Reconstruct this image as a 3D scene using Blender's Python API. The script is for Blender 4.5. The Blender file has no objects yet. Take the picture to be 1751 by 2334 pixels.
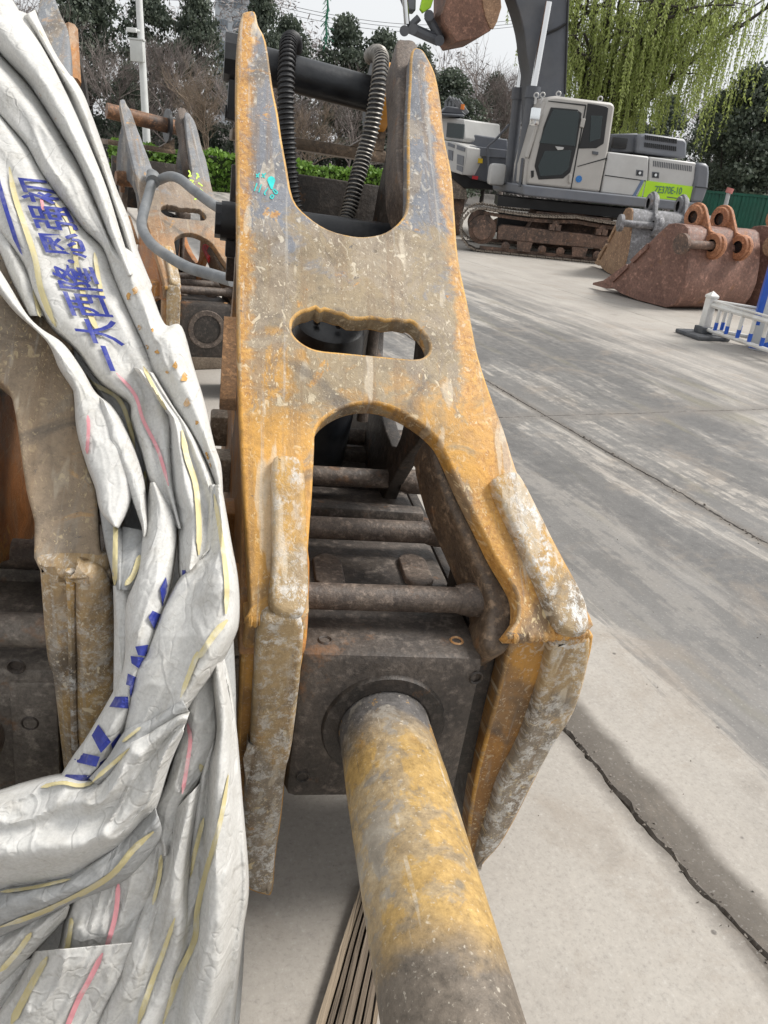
import bpy, bmesh, math, random
import numpy as np
from mathutils import Vector, Matrix, noise as mnoise
random.seed(7)
R = math.radians
scn = bpy.context.scene
col = scn.collection

# ------------------------------------------------------------------ camera
PITCH, ROLL, CAMH, FPX = R(24.2), R(5.5), 1.55, 1751.0     # FPX: focal length in photo pixels
camd = bpy.data.cameras.new('camera'); camo = bpy.data.objects.new('camera', camd); col.objects.link(camo)
camd.sensor_fit = 'HORIZONTAL'; camd.sensor_width = 36; camd.lens = 36 * FPX / 1751.0
camd.clip_start = 0.02; camd.clip_end = 600
FW = Vector((0, math.cos(PITCH), -math.sin(PITCH)))
R0 = Vector((1, 0, 0)); U0 = Vector((0, math.sin(PITCH), math.cos(PITCH)))
RT = R0 * math.cos(ROLL) + U0 * math.sin(ROLL)
UP = -R0 * math.sin(ROLL) + U0 * math.cos(ROLL)
CAM = Vector((0, 0, CAMH))
mw = Matrix((RT, UP, -FW)).transposed().to_4x4(); mw.translation = CAM
camo.matrix_world = mw
scn.camera = camo
scn.render.resolution_x, scn.render.resolution_y = 768, 1024

# ------------------------------------------------------------------ sky, sun, exposure (overcast)
SUN_EL, SUN_AZ = R(50), R(78)            # azimuth clockwise from +Y
w = bpy.data.worlds.new('World'); scn.world = w; w.use_nodes = True
wn = w.node_tree; wn.nodes.clear()
sky = wn.nodes.new('ShaderNodeTexSky'); sky.sky_type = 'NISHITA'; sky.sun_disc = False
sky.sun_elevation = SUN_EL; sky.sun_rotation = SUN_AZ; sky.air_density = 1.0; sky.dust_density = 4.0; sky.ozone_density = 1.0
hs = wn.nodes.new('ShaderNodeHueSaturation'); hs.inputs['Saturation'].default_value = 0.10
mxw = wn.nodes.new('ShaderNodeMix'); mxw.data_type = 'RGBA'; mxw.inputs[0].default_value = 0.6
mxw.inputs[7].default_value = (8.3, 8.5, 8.7, 1)       # even cloud cover
bg = wn.nodes.new('ShaderNodeBackground'); bg.inputs[1].default_value = 0.056
wo = wn.nodes.new('ShaderNodeOutputWorld')
wn.links.new(sky.outputs[0], hs.inputs['Color']); wn.links.new(hs.outputs[0], mxw.inputs[6])
wn.links.new(mxw.outputs[2], bg.inputs[0]); wn.links.new(bg.outputs[0], wo.inputs[0])
sund = bpy.data.lights.new('sun', 'SUN'); sund.energy = 1.5; sund.angle = R(20); sund.color = (1, 0.965, 0.91)
suno = bpy.data.objects.new('sun', sund); col.objects.link(suno)
sdir = Vector((math.sin(SUN_AZ) * math.cos(SUN_EL), math.cos(SUN_AZ) * math.cos(SUN_EL), math.sin(SUN_EL)))
suno.rotation_euler = sdir.to_track_quat('Z', 'Y').to_euler(); suno.location = (0, 0, 30)
scn.view_settings.view_transform = 'Standard'; scn.view_settings.look = 'None'
scn.view_settings.exposure = 1.3; scn.view_settings.gamma = 1.0
scn.cycles.max_bounces = 5; scn.cycles.diffuse_bounces = 2; scn.cycles.glossy_bounces = 2; scn.cycles.transmission_bounces = 4; scn.cycles.transparent_max_bounces = 12

# ------------------------------------------------------------------ geometry helpers
def ray(x, y): return FW + RT * ((x - 875.5) / FPX) + UP * ((1167 - y) / FPX)
def pt(x, y, z): return CAM + ray(x, y) * z                      # photo pixel + distance along the view axis
def gp(x, y, h=0.0):                                             # photo pixel -> point at height h
    d = ray(x, y); return CAM + d * ((h - CAMH) / d.z)
def onplane(x, y, p0, n):
    d = ray(x, y); return CAM + d * ((p0 - CAM).dot(n) / d.dot(n))

def catmull(pts, n, closed=False):
    P = [np.array(p, float) for p in pts]; m = len(P); out = []
    rng = range(m if closed else m - 1)
    for i in rng:
        if closed: a, b, c, d = P[(i - 1) % m], P[i], P[(i + 1) % m], P[(i + 2) % m]
        else: a, b, c, d = P[max(i - 1, 0)], P[i], P[i + 1], P[min(i + 2, m - 1)]
        for k in range(n):
            t = k / n
            out.append(0.5 * ((2 * b) + (c - a) * t + (2 * a - 5 * b + 4 * c - d) * t * t + (3 * b - a - 3 * c + d) * t ** 3))
    if not closed: out.append(P[-1])
    return out
def resample(pts, n):
    P = np.array(catmull(pts, 8)); d = np.r_[0, np.cumsum(np.linalg.norm(np.diff(P, axis=0), axis=1))]
    s = np.linspace(0, d[-1], n)
    return np.stack([np.interp(s, d, P[:, k]) for k in range(P.shape[1])], 1)

def tag(o, label=None, cat=None, group=None, kind=None):
    if label: o['label'] = label
    if cat: o['category'] = cat
    if group: o['group'] = group
    if kind: o['kind'] = kind
    return o
def empty(name, loc=(0, 0, 0), rz=0.0, matrix=None):
    o = bpy.data.objects.new(name, None); col.objects.link(o); o.empty_display_size = 0.1
    if matrix is not None: o.matrix_world = matrix
    else: o.location = loc; o.rotation_euler = (0, 0, rz)
    return o
def mesh_obj(name, me, mat, parent=None):
    if mat is not None and not me.materials: me.materials.append(mat)
    o = bpy.data.objects.new(name, me); col.objects.link(o)
    if parent is not None: o.parent = parent
    return o
def copy_tree(o, parent=None):
    c = o.copy(); col.objects.link(c); c.parent = parent
    for ch in o.children: copy_tree(ch, c)
    return c

class MB:
    """collects shapes, build() links them as one mesh"""
    def __init__(s): s.v = []; s.f = []
    def add(s, verts, faces):
        k = len(s.v); s.v += [tuple(p) for p in verts]; s.f += [tuple(i + k for i in f) for f in faces]; return s
    def box(s, lo, hi, M=None, bev=0.0):
        if bev > 0:
            bm = bmesh.new(); bmesh.ops.create_cube(bm, size=1)
            for v in bm.verts: v.co = Vector([lo[i] + (v.co[i] + .5) * (hi[i] - lo[i]) for i in range(3)])
            bmesh.ops.bevel(bm, geom=bm.edges[:], offset=bev, segments=2, affect='EDGES', profile=.5)
            bm.verts.index_update(); V = [v.co.copy() for v in bm.verts]; Fc = [[v.index for v in f.verts] for f in bm.faces]; bm.free()
        else:
            V = [Vector((x, y, z)) for x in (lo[0], hi[0]) for y in (lo[1], hi[1]) for z in (lo[2], hi[2])]
            Fc = [(0, 1, 3, 2), (4, 6, 7, 5), (0, 4, 5, 1), (2, 3, 7, 6), (0, 2, 6, 4), (1, 5, 7, 3)]
        if M is not None: V = [M @ v for v in V]
        return s.add(V, Fc)
    def cyl(s, a, b, r, r2=None, n=20, caps=True):
        a, b = Vector(a), Vector(b); d = (b - a).normalized(); r2 = r if r2 is None else r2
        x = d.orthogonal().normalized(); y = d.cross(x)
        V = []
        for c, rr in ((a, r), (b, r2)):
            for i in range(n):
                t = 2 * math.pi * i / n; V.append(c + (x * math.cos(t) + y * math.sin(t)) * rr)
        Fc = [(i, (i + 1) % n, n + (i + 1) % n, n + i) for i in range(n)]
        if caps: Fc += [tuple(range(n))[::-1], tuple(range(n, 2 * n))]
        return s.add(V, Fc)
    def tube(s, path, r, n=10, caps=True):
        P = [Vector(p) for p in path]; m = len(P)
        rr = r if hasattr(r, '__len__') else [r] * m
        x = None; V = []
        for i in range(m):
            d = (P[min(i + 1, m - 1)] - P[max(i - 1, 0)])
            d = d.normalized() if d.length > 1e-9 else Vector((0, 0, 1))
            if x is None: x = d.orthogonal().normalized()
            x = (x - d * x.dot(d)).normalized() if (x - d * x.dot(d)).length > 1e-6 else d.orthogonal().normalized()
            y = d.cross(x)
            for k in range(n):
                t = 2 * math.pi * k / n; V.append(P[i] + (x * math.cos(t) + y * math.sin(t)) * rr[i])
        Fc = [(i * n + k, i * n + (k + 1) % n, (i + 1) * n + (k + 1) % n, (i + 1) * n + k) for i in range(m - 1) for k in range(n)]
        if caps: Fc += [tuple(range(n))[::-1], tuple(range((m - 1) * n, m * n))]
        return s.add(V, Fc)
    def prism(s, poly, e0, e1):
        """poly: list of 3-D points, extruded from +e0 to +e1 (vectors)"""
        n = len(poly); V = [Vector(p) + Vector(e0) for p in poly] + [Vector(p) + Vector(e1) for p in poly]
        Fc = [tuple(range(n))[::-1], tuple(range(n, 2 * n))] + [(i, (i + 1) % n, n + (i + 1) % n, n + i) for i in range(n)]
        return s.add(V, Fc)
    def grid(s, rows, closed=False):
        n = len(rows[0]); V = [p for r_ in rows for p in r_]
        Fc = [(i * n + k, i * n + k + 1, (i + 1) * n + k + 1, (i + 1) * n + k) for i in range(len(rows) - 1) for k in range(n - 1)]
        return s.add(V, Fc)
    def lathe(s, prof, a, d, n=24):
        """prof: (radius, distance along d)"""
        a = Vector(a); d = Vector(d).normalized(); x = d.orthogonal().normalized(); y = d.cross(x); V = []
        for r_, h in prof:
            for i in range(n):
                t = 2 * math.pi * i / n; V.append(a + d * h + (x * math.cos(t) + y * math.sin(t)) * max(r_, 1e-4))
        m = len(prof)
        return s.add(V, [(j * n + i, j * n + (i + 1) % n, (j + 1) * n + (i + 1) % n, (j + 1) * n + i) for j in range(m - 1) for i in range(n)])
    def mesh(s, name, smooth=35):
        me = bpy.data.meshes.new(name); me.from_pydata(s.v, [], s.f); me.validate()
        bm = bmesh.new(); bm.from_mesh(me); bmesh.ops.recalc_face_normals(bm, faces=bm.faces[:]); bm.to_mesh(me); bm.free()
        if smooth:
            me.polygons.foreach_set('use_smooth', [True] * len(me.polygons)); me.set_sharp_from_angle(angle=R(smooth))
        return me
    def build(s, name, mat, parent=None, smooth=35, bevel=0.0):
        o = mesh_obj(name, s.mesh(name, smooth), mat, parent)
        if bevel:
            b = o.modifiers.new('bevel', 'BEVEL'); b.width = bevel; b.segments = 2; b.limit_method = 'ANGLE'; b.angle_limit = R(40)
        return o

def plate_mesh(name, outline, holes, thick, bevel, o3, a1, a2, an, smooth=40):
    """flat outline (2-D) with holes -> thick bevelled plate; front face lies in the plane, body behind it"""
    cu = bpy.data.curves.new(name, 'CURVE'); cu.dimensions = '2D'; cu.fill_mode = 'BOTH'
    cu.extrude = max(thick / 2 - bevel, 0.0005); cu.bevel_depth = bevel; cu.bevel_resolution = 2; cu.offset = -bevel
    for ring in [outline] + list(holes):
        sp = cu.splines.new('POLY'); sp.points.add(len(ring) - 1); sp.use_cyclic_u = True
        for p, q in zip(sp.points, ring): p.co = (q[0], q[1], 0, 1)
    ob = bpy.data.objects.new(name, cu)
    me = bpy.data.meshes.new_from_object(ob); bpy.data.objects.remove(ob); bpy.data.curves.remove(cu)
    me.name = name
    bm = bmesh.new(); bm.from_mesh(me); bmesh.ops.remove_doubles(bm, verts=bm.verts[:], dist=1e-5)
    bmesh.ops.triangulate(bm, faces=[f for f in bm.faces if len(f.verts) > 4])
    for v in bm.verts:
        x, y, z = v.co; v.co = o3 + a1 * x + a2 * y + an * (z - thick / 2)
    bmesh.ops.recalc_face_normals(bm, faces=bm.faces[:]); bm.to_mesh(me); bm.free()
    me.polygons.foreach_set('use_smooth', [True] * len(me.polygons)); me.set_sharp_from_angle(angle=R(smooth))
    me.materials.clear()
    return me

# ------------------------------------------------------------------ material helpers
class NT:
    def __init__(s, name):
        s.m = bpy.data.materials.new(name); s.m.use_nodes = True; s.t = s.m.node_tree; s.t.nodes.clear()
        s.out = s.t.nodes.new('ShaderNodeOutputMaterial'); s.b = s.t.nodes.new('ShaderNodeBsdfPrincipled')
        s.t.links.new(s.b.outputs[0], s.out.inputs[0]); s.tc = s.t.nodes.new('ShaderNodeTexCoord')
    def n(s, typ, **kw):
        o = s.t.nodes.new('ShaderNode' + typ)
        for k, v in kw.items(): setattr(o, k, v)
        return o
    def put(s, sock, v):
        if hasattr(v, 'node'): s.t.links.new(v, sock)
        else:
            if isinstance(v, (tuple, list)) and len(v) == 3 and sock.type == 'RGBA': v = (*v, 1)
            sock.default_value = v
    def obj(s): return s.tc.outputs['Object']
    def world(s):
        g = s.n('NewGeometry'); return g.outputs['Position']
    def map(s, vec, scale=(1, 1, 1), rot=(0, 0, 0), loc=(0, 0, 0)):
        o = s.n('Mapping'); s.put(o.inputs[0], vec); o.inputs[1].default_value = loc; o.inputs[2].default_value = rot; o.inputs[3].default_value = scale
        return o.outputs[0]
    def noise(s, vec, scale, detail=5, rough=.6, dist=0.0):
        o = s.n('TexNoise'); s.put(o.inputs['Vector'], vec); o.inputs['Scale'].default_value = scale
        o.inputs['Detail'].default_value = detail; o.inputs['Roughness'].default_value = rough; o.inputs['Distortion'].default_value = dist
        return o.outputs[0]
    def vor(s, vec, scale, feature='F1', rand=1.0):
        o = s.n('TexVoronoi', feature=feature); s.put(o.inputs['Vector'], vec); o.inputs['Scale'].default_value = scale
        o.inputs['Randomness'].default_value = rand; return o.outputs['Distance']
    def ramp(s, fac, stops, interp='LINEAR'):
        o = s.n('ValToRGB'); o.color_ramp.interpolation = interp; e = o.color_ramp.elements
        while len(e) < len(stops): e.new(0.5)
        for k, (p, c) in zip(e, stops):
            k.position = p; k.color = (c, c, c, 1) if not isinstance(c, (tuple, list)) else (*c, 1)
        s.put(o.inputs[0], fac); return o.outputs[0]
    def mix(s, fac, a, b, blend='MIX'):
        o = s.n('Mix', data_type='RGBA', blend_type=blend); s.put(o.inputs[0], fac); s.put(o.inputs[6], a); s.put(o.inputs[7], b); return o.outputs[2]
    def math(s, op, a, b=0.0, c=None, clamp=False):
        o = s.n('Math', operation=op, use_clamp=clamp); s.put(o.inputs[0], a); s.put(o.inputs[1], b)
        if c is not None: s.put(o.inputs[2], c)
        return o.outputs[0]
    def sep(s, vec):
        o = s.n('SeparateXYZ'); s.put(o.inputs[0], vec); return o.outputs
    def bump(s, h, strength=.3, dist=.01, prev=None):
        o = s.n('Bump'); o.inputs['Strength'].default_value = strength; o.inputs['Distance'].default_value = dist; s.put(o.inputs['Height'], h)
        if prev is not None: s.put(o.inputs['Normal'], prev)
        return o.outputs[0]
    def fin(s, color=None, rough=None, bump=None, metal=None, **kw):
        if color is not None: s.put(s.b.inputs['Base Color'], color)
        if rough is not None: s.put(s.b.inputs['Roughness'], rough)
        if metal is not None: s.put(s.b.inputs['Metallic'], metal)
        if bump is not None: s.put(s.b.inputs['Normal'], bump)
        for k, v in kw.items(): s.put(s.b.inputs[k.replace('_', ' ')], v)
        return s.m
def simple(name, c, rough=.6, var=.12, scale=8, bump=.1, metal=0.0, dist=.003, dirt=None, dirt_amt=.35):
    """plain paint/metal/plastic with slight unevenness and optional dirt"""
    t = NT(name); v = t.obj(); nz = t.noise(v, scale, 6, .65)
    c2 = tuple(x * (1 - var * 2) for x in c); c3 = tuple(min(1, x * (1 + var)) for x in c)
    cc = t.ramp(nz, [(.3, c2), (.7, c3)])
    if dirt:
        d = t.ramp(t.noise(v, scale * .45, 7, .7), [(.45, 0.0), (.75, 1.0)])
        cc = t.mix(t.math('MULTIPLY', d, dirt_amt), cc, dirt)
    return t.fin(cc, t.ramp(nz, [(.3, max(rough - .1, .05)), (.7, min(1, rough + .1))]), t.bump(t.noise(v, scale * 6, 4, .6), bump, dist), metal)
# ------------------------------------------------------------------ ground: slabs of worn concrete over a base
D1 = Vector((.39, -.92, 0)).normalized(); D2 = Vector((-D1.y, D1.x, 0))     # along / across the yard's joints
def ground_mat(name, base_only=False):
    t = NT(name); P = t.world(); x, y, z = t.sep(P)
    def lin(a, b): return t.math('ADD', t.math('MULTIPLY', x, a), t.math('MULTIPLY', y, b))
    q = lin(D2.x, D2.y); s = lin(D1.x, D1.y)
    cmb = t.n('CombineXYZ'); t.put(cmb.inputs[0], q); t.put(cmb.inputs[1], s); Q = cmb.outputs[0]
    n1 = t.noise(Q, 1.3, 6, .6); n2 = t.noise(Q, 14, 6, .65); n3 = t.noise(Q, 90, 3, .6)
    st = t.noise(t.map(Q, (2.6, .25, 1), (0, 0, R(4))), 1.7, 9, .70)           # dirt dragged along the driving direction
    st2 = t.noise(t.map(Q, (12, .55, 1), (0, 0, R(-5))), 1.6, 9, .72)
    qd = t.math('ADD', q, t.math('MULTIPLY', t.math('SUBTRACT', n1, .5), .55))
    qf = t.math('ADD', q, t.math('MULTIPLY', t.math('SUBTRACT', n2, .5), .12))
    # concrete
    cc = t.ramp(n1, [(.3, (.335, .305, .27)), (.7, (.415, .385, .345))])
    cc = t.mix(t.ramp(n2, [(.35, .0), (.75, .35)]), cc, (.33, .305, .275))
    # traffic film: grey and streaked in the driven lane
    lane = t.math('MULTIPLY', t.ramp(t.math('DIVIDE', t.math('ADD', qf, .0), 10), [(.182, 0.0), (.196, 1.0)]), t.ramp(t.math('DIVIDE', t.math('ADD', t.math('MULTIPLY', t.math('SUBTRACT', st, .5), 4.0), qd), 12), [(.38, 1.0), (.54, 0.10)]))
    streak = t.ramp(t.math('ADD', st, t.math('MULTIPLY', t.math('SUBTRACT', n2, .5), .30)), [(.47, 1.0), (.525, .72), (.555, .03)])
    streak2 = t.ramp(st2, [(.47, 1.0), (.53, .1)])
    film = t.math('MULTIPLY', lane, t.math('MAXIMUM', t.math('MULTIPLY', streak, .95), t.math('MULTIPLY', streak2, .55)))
    film = t.math('MAXIMUM', film, t.math('MULTIPLY', t.ramp(t.math('DIVIDE', t.math('ADD', qf, t.math('MULTIPLY', t.math('SUBTRACT', st, .5), 1.6)), 4), [(.455, 0.0), (.475, .85), (.62, .75), (.76, 0.0)]), t.ramp(n1, [(.3, .6), (.6, 1.0)])))
    cl = t.n('TexWave'); cl.wave_type = 'BANDS'; cl.bands_direction = 'Y'; t.put(cl.inputs[0], t.map(Q, (1, 1, 1), (0, 0, R(9)))); cl.inputs['Scale'].default_value = 1.9; cl.inputs['Distortion'].default_value = 1.2; cl.inputs['Detail'].default_value = 2
    tyre = t.math('MULTIPLY', t.ramp(t.noise(t.map(Q, (2.4, .12, 1), (0, 0, R(9))), 1.3, 3, .5), [(.50, 0.0), (.53, 1.0)]), t.ramp(t.math('ADD', cl.outputs[1], t.math('MULTIPLY', t.math('SUBTRACT', n2, .5), .9)), [(.62, 0.0), (.8, .55)]))
    film = t.math('MAXIMUM', film, t.math('MULTIPLY', tyre, lane))
    greyc = t.ramp(n1, [(.3, (.10, .096, .091)), (.7, (.17, .163, .155))])
    cc = t.mix(film, cc, greyc)
    wet = t.noise(t.map(Q, (1.1, .28, 1), (0, 0, R(3)), (1.7, 4, 0)), 1.0, 8, .68, .4); cc = t.mix(t.math('MULTIPLY', t.math('MAXIMUM', lane, .12), t.ramp(wet, [(.49, 0.0), (.55, .78)])), cc, t.ramp(n2, [(.3, (.075, .072, .07)), (.7, (.13, .125, .12))]))
    # olive-brown damp patches
    cc = t.mix(t.math('MULTIPLY', lane, t.ramp(t.noise(t.map(Q, (2.2, .35, 1), (0, 0, R(7)), (3.1, 0, 0)), 1.5, 4, .5), [(.60, 0.0), (.70, .65)])), cc, (.16, .145, .095))
    # old stain beside the near joint
    nb = t.noise(t.map(Q, (1, 1, 1)), 5, 5, .6)
    e1 = t.ramp(t.math('SUBTRACT', t.math('ADD', q, t.math('MULTIPLY', t.math('SUBTRACT', nb, .5), .10)), 1.335), [(0, 0.0), (.004, 1.0), (.10, .95), (.15, 0.0)])
    e1 = t.math('MULTIPLY', e1, t.ramp(t.math('DIVIDE', t.math('ADD', s, 3.0), 4), [(.12, 0.0), (.3, 1.0)]))
    cc = t.mix(t.math('MULTIPLY', e1, .95), cc, t.ramp(n2, [(.3, (.085, .073, .06)), (.7, (.13, .113, .095))]))
    # broken-up dirty rim along the joints
    for j in (1.34, 3.13):
        d = t.math('ABSOLUTE', t.math('SUBTRACT', t.math('ADD', q, t.math('MULTIPLY', t.math('SUBTRACT', n2, .5), .06)), j))
        cc = t.mix(t.ramp(d, [(.012, .8), (.07, 0.0)]), cc, (.11, .095, .08))
    d = t.math('ABSOLUTE', t.math('SUBTRACT', t.math('ADD', s, t.math('MULTIPLY', t.math('SUBTRACT', n2, .5), .2)), -4.56))
    cc = t.mix(t.ramp(d, [(.03, .75), (.16, 0.0)]), cc, (.16, .145, .13))
    cc = t.mix(1.0, cc, t.ramp(t.noise(Q, 42, 8, .8), [(.25, .72), (.45, .96), (.6, 1.04), (.78, 1.22)]), 'MULTIPLY')
    cc = t.mix(t.ramp(t.noise(Q, 2.1, 7, .7, .6), [(.54, 0.0), (.66, .42)]), cc, (.26, .215, .17))
    # oil drips, grit
    cc = t.mix(t.ramp(t.vor(Q, 7), [(.035, .75), (.06, 0.0)]), cc, (.07, .06, .055))
    cc = t.mix(t.ramp(t.noise(Q, 3.2, 4, .5), [(.66, 0.0), (.76, .5)]), cc, (.20, .175, .15))
    cc = t.mix(t.ramp(n3, [(.26, .35), (.46, 0.0), (.58, 0.0), (.76, .25)]), cc, t.ramp(n3, [(.4, (.16, .15, .14)), (.6, (.62, .61, .58))]))
    if base_only: cc = t.mix(.85, cc, (.035, .031, .027))
    ro = t.mix(film, (.9, .9, .9), (.55, .55, .55))
    b = t.bump(t.math('ADD', t.math('MULTIPLY', n3, .5), n2), .35, .004)
    return t.fin(cc, ro, b)
M_ground = ground_mat('worn_concrete'); M_base = ground_mat('dirt_in_joints', True)
g = MB(); g.add([(-300, -60, -.035), (300, -60, -.035), (300, 500, -.035), (-300, 500, -.035)], [(0, 1, 2, 3)])
ground = g.build('ground', M_base, smooth=0); tag(ground, kind='structure')
QE = [-14, -9.4, -5.2, -1.6, 1.34, 3.13, 7.2, 11.5, 16, 21]
SE = [4, 0.9, -4.56, -9.7, -14.6, -19.8, -25.4, -31, -37]
def jag(a, b, seed, amp):
    n = max(8, int((b - a).length / .025)) if amp > .004 else 12; out = []
    nn = Vector((-(b - a).y, (b - a).x, 0)).normalized()
    for i in range(n + 1):
        t_ = i / n; p = a.lerp(b, t_); e = min(1, 6 * t_, 6 * (1 - t_))
        k = mnoise.noise(Vector((p.x * 2.3, p.y * 2.3, seed))) * 1.0 + mnoise.noise(Vector((p.x * 11, p.y * 11, seed + 3))) * .6 + mnoise.noise(Vector((p.x * 45, p.y * 45, seed + 5))) * .5
        out.append(p + nn * k * amp * e)
    return out
for i in range(len(QE) - 1):
    for k in range(len(SE) - 1):
        c = [D2 * qq + D1 * ss for qq, ss in ((QE[i], SE[k]), (QE[i + 1], SE[k]), (QE[i + 1], SE[k + 1]), (QE[i], SE[k + 1]))]
        cen = sum(c, Vector()) / 4; gap = .004
        c = [p + (cen - p).normalized() * gap * 1.4 for p in c]
        near = cen.length < 9
        ring = []
        for a in range(4):
            amp = .022 if near else .006
            pq = (c[a], c[(a + 1) % 4]) if a in (0, 1) else (c[(a + 1) % 4], c[a])
            jj = jag(*pq, 1.7, amp); jj = jj if a in (0, 1) else jj[::-1]; ring += jj[:-1]
        n = len(ring); mb = MB()
        inner = [p + (cen - p).normalized() * (.006 + .010 * max(0, mnoise.noise(p * 14)) + .02 * max(0, mnoise.noise(p * 4) - .25)) for p in ring]
        V = [(p.x, p.y, -.034) for p in ring] + [(p.x, p.y, -.010 if near else -.004) for p in ring] + [(p.x, p.y, 0) for p in inner]
        Fc = [(a, (a + 1) % n, n + (a + 1) % n, n + a) for a in range(n)] + [(n + a, n + (a + 1) % n, 2 * n + (a + 1) % n, 2 * n + a) for a in range(n)] + [tuple(range(2 * n, 3 * n))]
        mb.add(V, Fc); mb.build('concrete_slab', M_ground, ground, smooth=0)
# ------------------------------------------------------------------ metal finishes
def paint_mat(name, upper, mid, lower, z0, z1, scratch=.5, dust=.5, flake=0.0, rust=.8, edges=None):
    """old hammer paint: 'upper' colour near the ears, 'mid' dusty zone, 'lower' near the bend; blotches, scratches, knocks (object space)"""
    t = NT(name); v = t.obj(); x, y, z = t.sep(v)
    n1 = t.noise(v, 2.6, 5, .6, .5); n2 = t.noise(v, 12, 6, .7, .6); n3 = t.noise(v, 95, 5, .75, .3); n4 = t.noise(t.map(v, (1, .55, .55), (0, 0, 0), (5, 2, 1)), 6.5, 7, .72, .8)
    h = t.math('ADD', z, t.math('MULTIPLY', t.math('SUBTRACT', n1, .5), .55)); h = t.math('ADD', h, t.math('MULTIPLY', t.math('SUBTRACT', n2, .5), .55))
    f = t.math('DIVIDE', t.math('SUBTRACT', h, z0), z1 - z0, clamp=True)
    c = t.ramp(f, [(0, lower), (.30, tuple(k * 1.08 for k in lower)), (.40, mid), (.64, mid), (.72, upper), (1, upper)])
    c = t.mix(1.0, c, t.ramp(n2, [(.3, .62), (.5, 1.0), (.72, 1.22)]), 'MULTIPLY')
    # ground-in dirt and pale dust in blotches
    c = t.mix(t.math('MULTIPLY', t.ramp(n4, [(.52, 0.0), (.56, 1.0)]), dust), c, t.ramp(n2, [(.35, (.17, .13, .095)), (.7, (.43, .36, .27))]))
    c = t.mix(t.math('MULTIPLY', t.ramp(n1, [(.30, 1.0), (.45, 0.0)]), dust * .8), c, t.ramp(n2, [(.35, (.11, .092, .075)), (.7, (.27, .225, .18))]))
    # paint flaked to primer, chipped to bare dark steel
    fr_ = t.math('MULTIPLY', t.ramp(n2, [(.62, 0.0), (.655, 1.0)]), rust)
    if edges:
        d = t.math('MINIMUM', t.math('SUBTRACT', x, edges[0]), t.math('SUBTRACT', edges[1], x))
        d = t.math('ADD', d, t.math('MULTIPLY', t.math('SUBTRACT', n2, .5), .10)); fr_ = t.math('MAXIMUM', fr_, t.math('MULTIPLY', t.ramp(d, [(.018, .9), (.034, 0.0)]), t.ramp(n4, [(.36, 0.15), (.48, 1.0)])))
    c = t.mix(fr_, c, t.ramp(n3, [(.3, (.38, .16, .035)), (.7, (.64, .36, .09))]))
    c = t.mix(t.ramp(t.noise(v, 21, 6, .75, .4), [(.645, 0.0), (.68, .8)]), c, (.085, .08, .08))
    # long runs down the slope and scrapes across it
    run = t.noise(t.map(v, (26, 1.1, 1.1)), 1.0, 6, .65, .2); c = t.mix(t.math('MULTIPLY', t.ramp(run, [(.52, 0.0), (.62, .6)]), t.ramp(n1, [(.35, .2), (.6, 1.0)])), c, t.ramp(n2, [(.3, (.13, .085, .05)), (.7, (.27, .17, .085))]))
    run2 = t.noise(t.map(v, (34, 1.4, 1.4), (0, 0, 0), (7, 0, 0)), 1.0, 5, .6, .1); c = t.mix(t.ramp(run2, [(.60, 0.0), (.66, .5)]), c, t.ramp(n2, [(.35, (.36, .33, .29)), (.7, (.52, .48, .42))]))
    for k, rz in enumerate((.9, -.35)):
        lg = t.ramp(t.noise(t.map(v, (1, .035, .3), (0, .2, rz), (k * 2.7, 0, 0)), 17, 3, .5, .15), [(.655, 0.0), (.675, .75)]); c = t.mix(t.math('MULTIPLY', lg, scratch), c, (.60, .52, .40))
    gs = t.ramp(t.noise(v, 4.2, 5, .6, .9), [(.58, 0.0), (.68, .7)]); c = t.mix(gs, c, t.ramp(n2, [(.3, (.06, .052, .045)), (.7, (.17, .14, .11))]))
    # grit: fine light and dark speckle
    c = t.mix(1.0, c, t.ramp(n3, [(.28, .72), (.45, .96), (.58, 1.03), (.75, 1.18)]), 'MULTIPLY')
    sc = None
    for k, (rx, rz, ss, al) in enumerate(((.3, .5, 130, .07), (1.1, -.7, 160, .07), (-.4, 1.9, 45, .022))):
        m_ = t.map(v, (1, al, 1), (rx, 0, rz), (k * 3.3, 0, 0)); q_ = t.ramp(t.noise(m_, ss, 2, .5, .8), [(.64, 0.0), (.69, 1.0)])
        sc = q_ if sc is None else t.math('MAXIMUM', sc, q_)
    sc = t.math('MULTIPLY', sc, t.ramp(n4, [(.36, .05), (.56, 1.0)]))
    c = t.mix(t.math('MULTIPLY', sc, scratch), c, t.mix(f, (.78, .62, .36), (.56, .54, .50)))
    if flake:
        fl = t.ramp(t.noise(t.map(v, (1, .45, 1), (.4, 0, .6)), 40, 8, .82, .35), [(.50, 0.0), (.55, 1.0)])
        fl = t.math('MULTIPLY', fl, t.ramp(n4, [(.36, .12), (.56, 1.0)]))
        c = t.mix(t.math('MULTIPLY', fl, flake), c, t.ramp(n3, [(.3, (.34, .32, .29)), (.7, (.80, .78, .74))]))
    kn = t.ramp(t.vor(v, 7), [(.035, 1.0), (.075, 0.0)]); c = t.mix(t.math('MULTIPLY', kn, .8), c, (.08, .07, .06))
    b = t.bump(t.math('ADD', t.math('MULTIPLY', n3, .4), n2), .6, .007)
    b = t.bump(sc, .4, -.002, b); b = t.bump(kn, .5, -.006, b)
    return t.fin(c, t.ramp(n2, [(.3, .45), (.7, .8)]), b, 0.0)
M_bar = paint_mat('scraped_wear_bar', (.46, .27, .075), (.38, .27, .14), (.28, .235, .18), -.5, .28, scratch=.7, dust=.4, flake=1.0, rust=.7)
M_rust = paint_mat('orange_rust_paint', (.36, .16, .05), (.38, .17, .045), (.40, .17, .035), 0, 1, scratch=.3, dust=.3)
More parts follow.
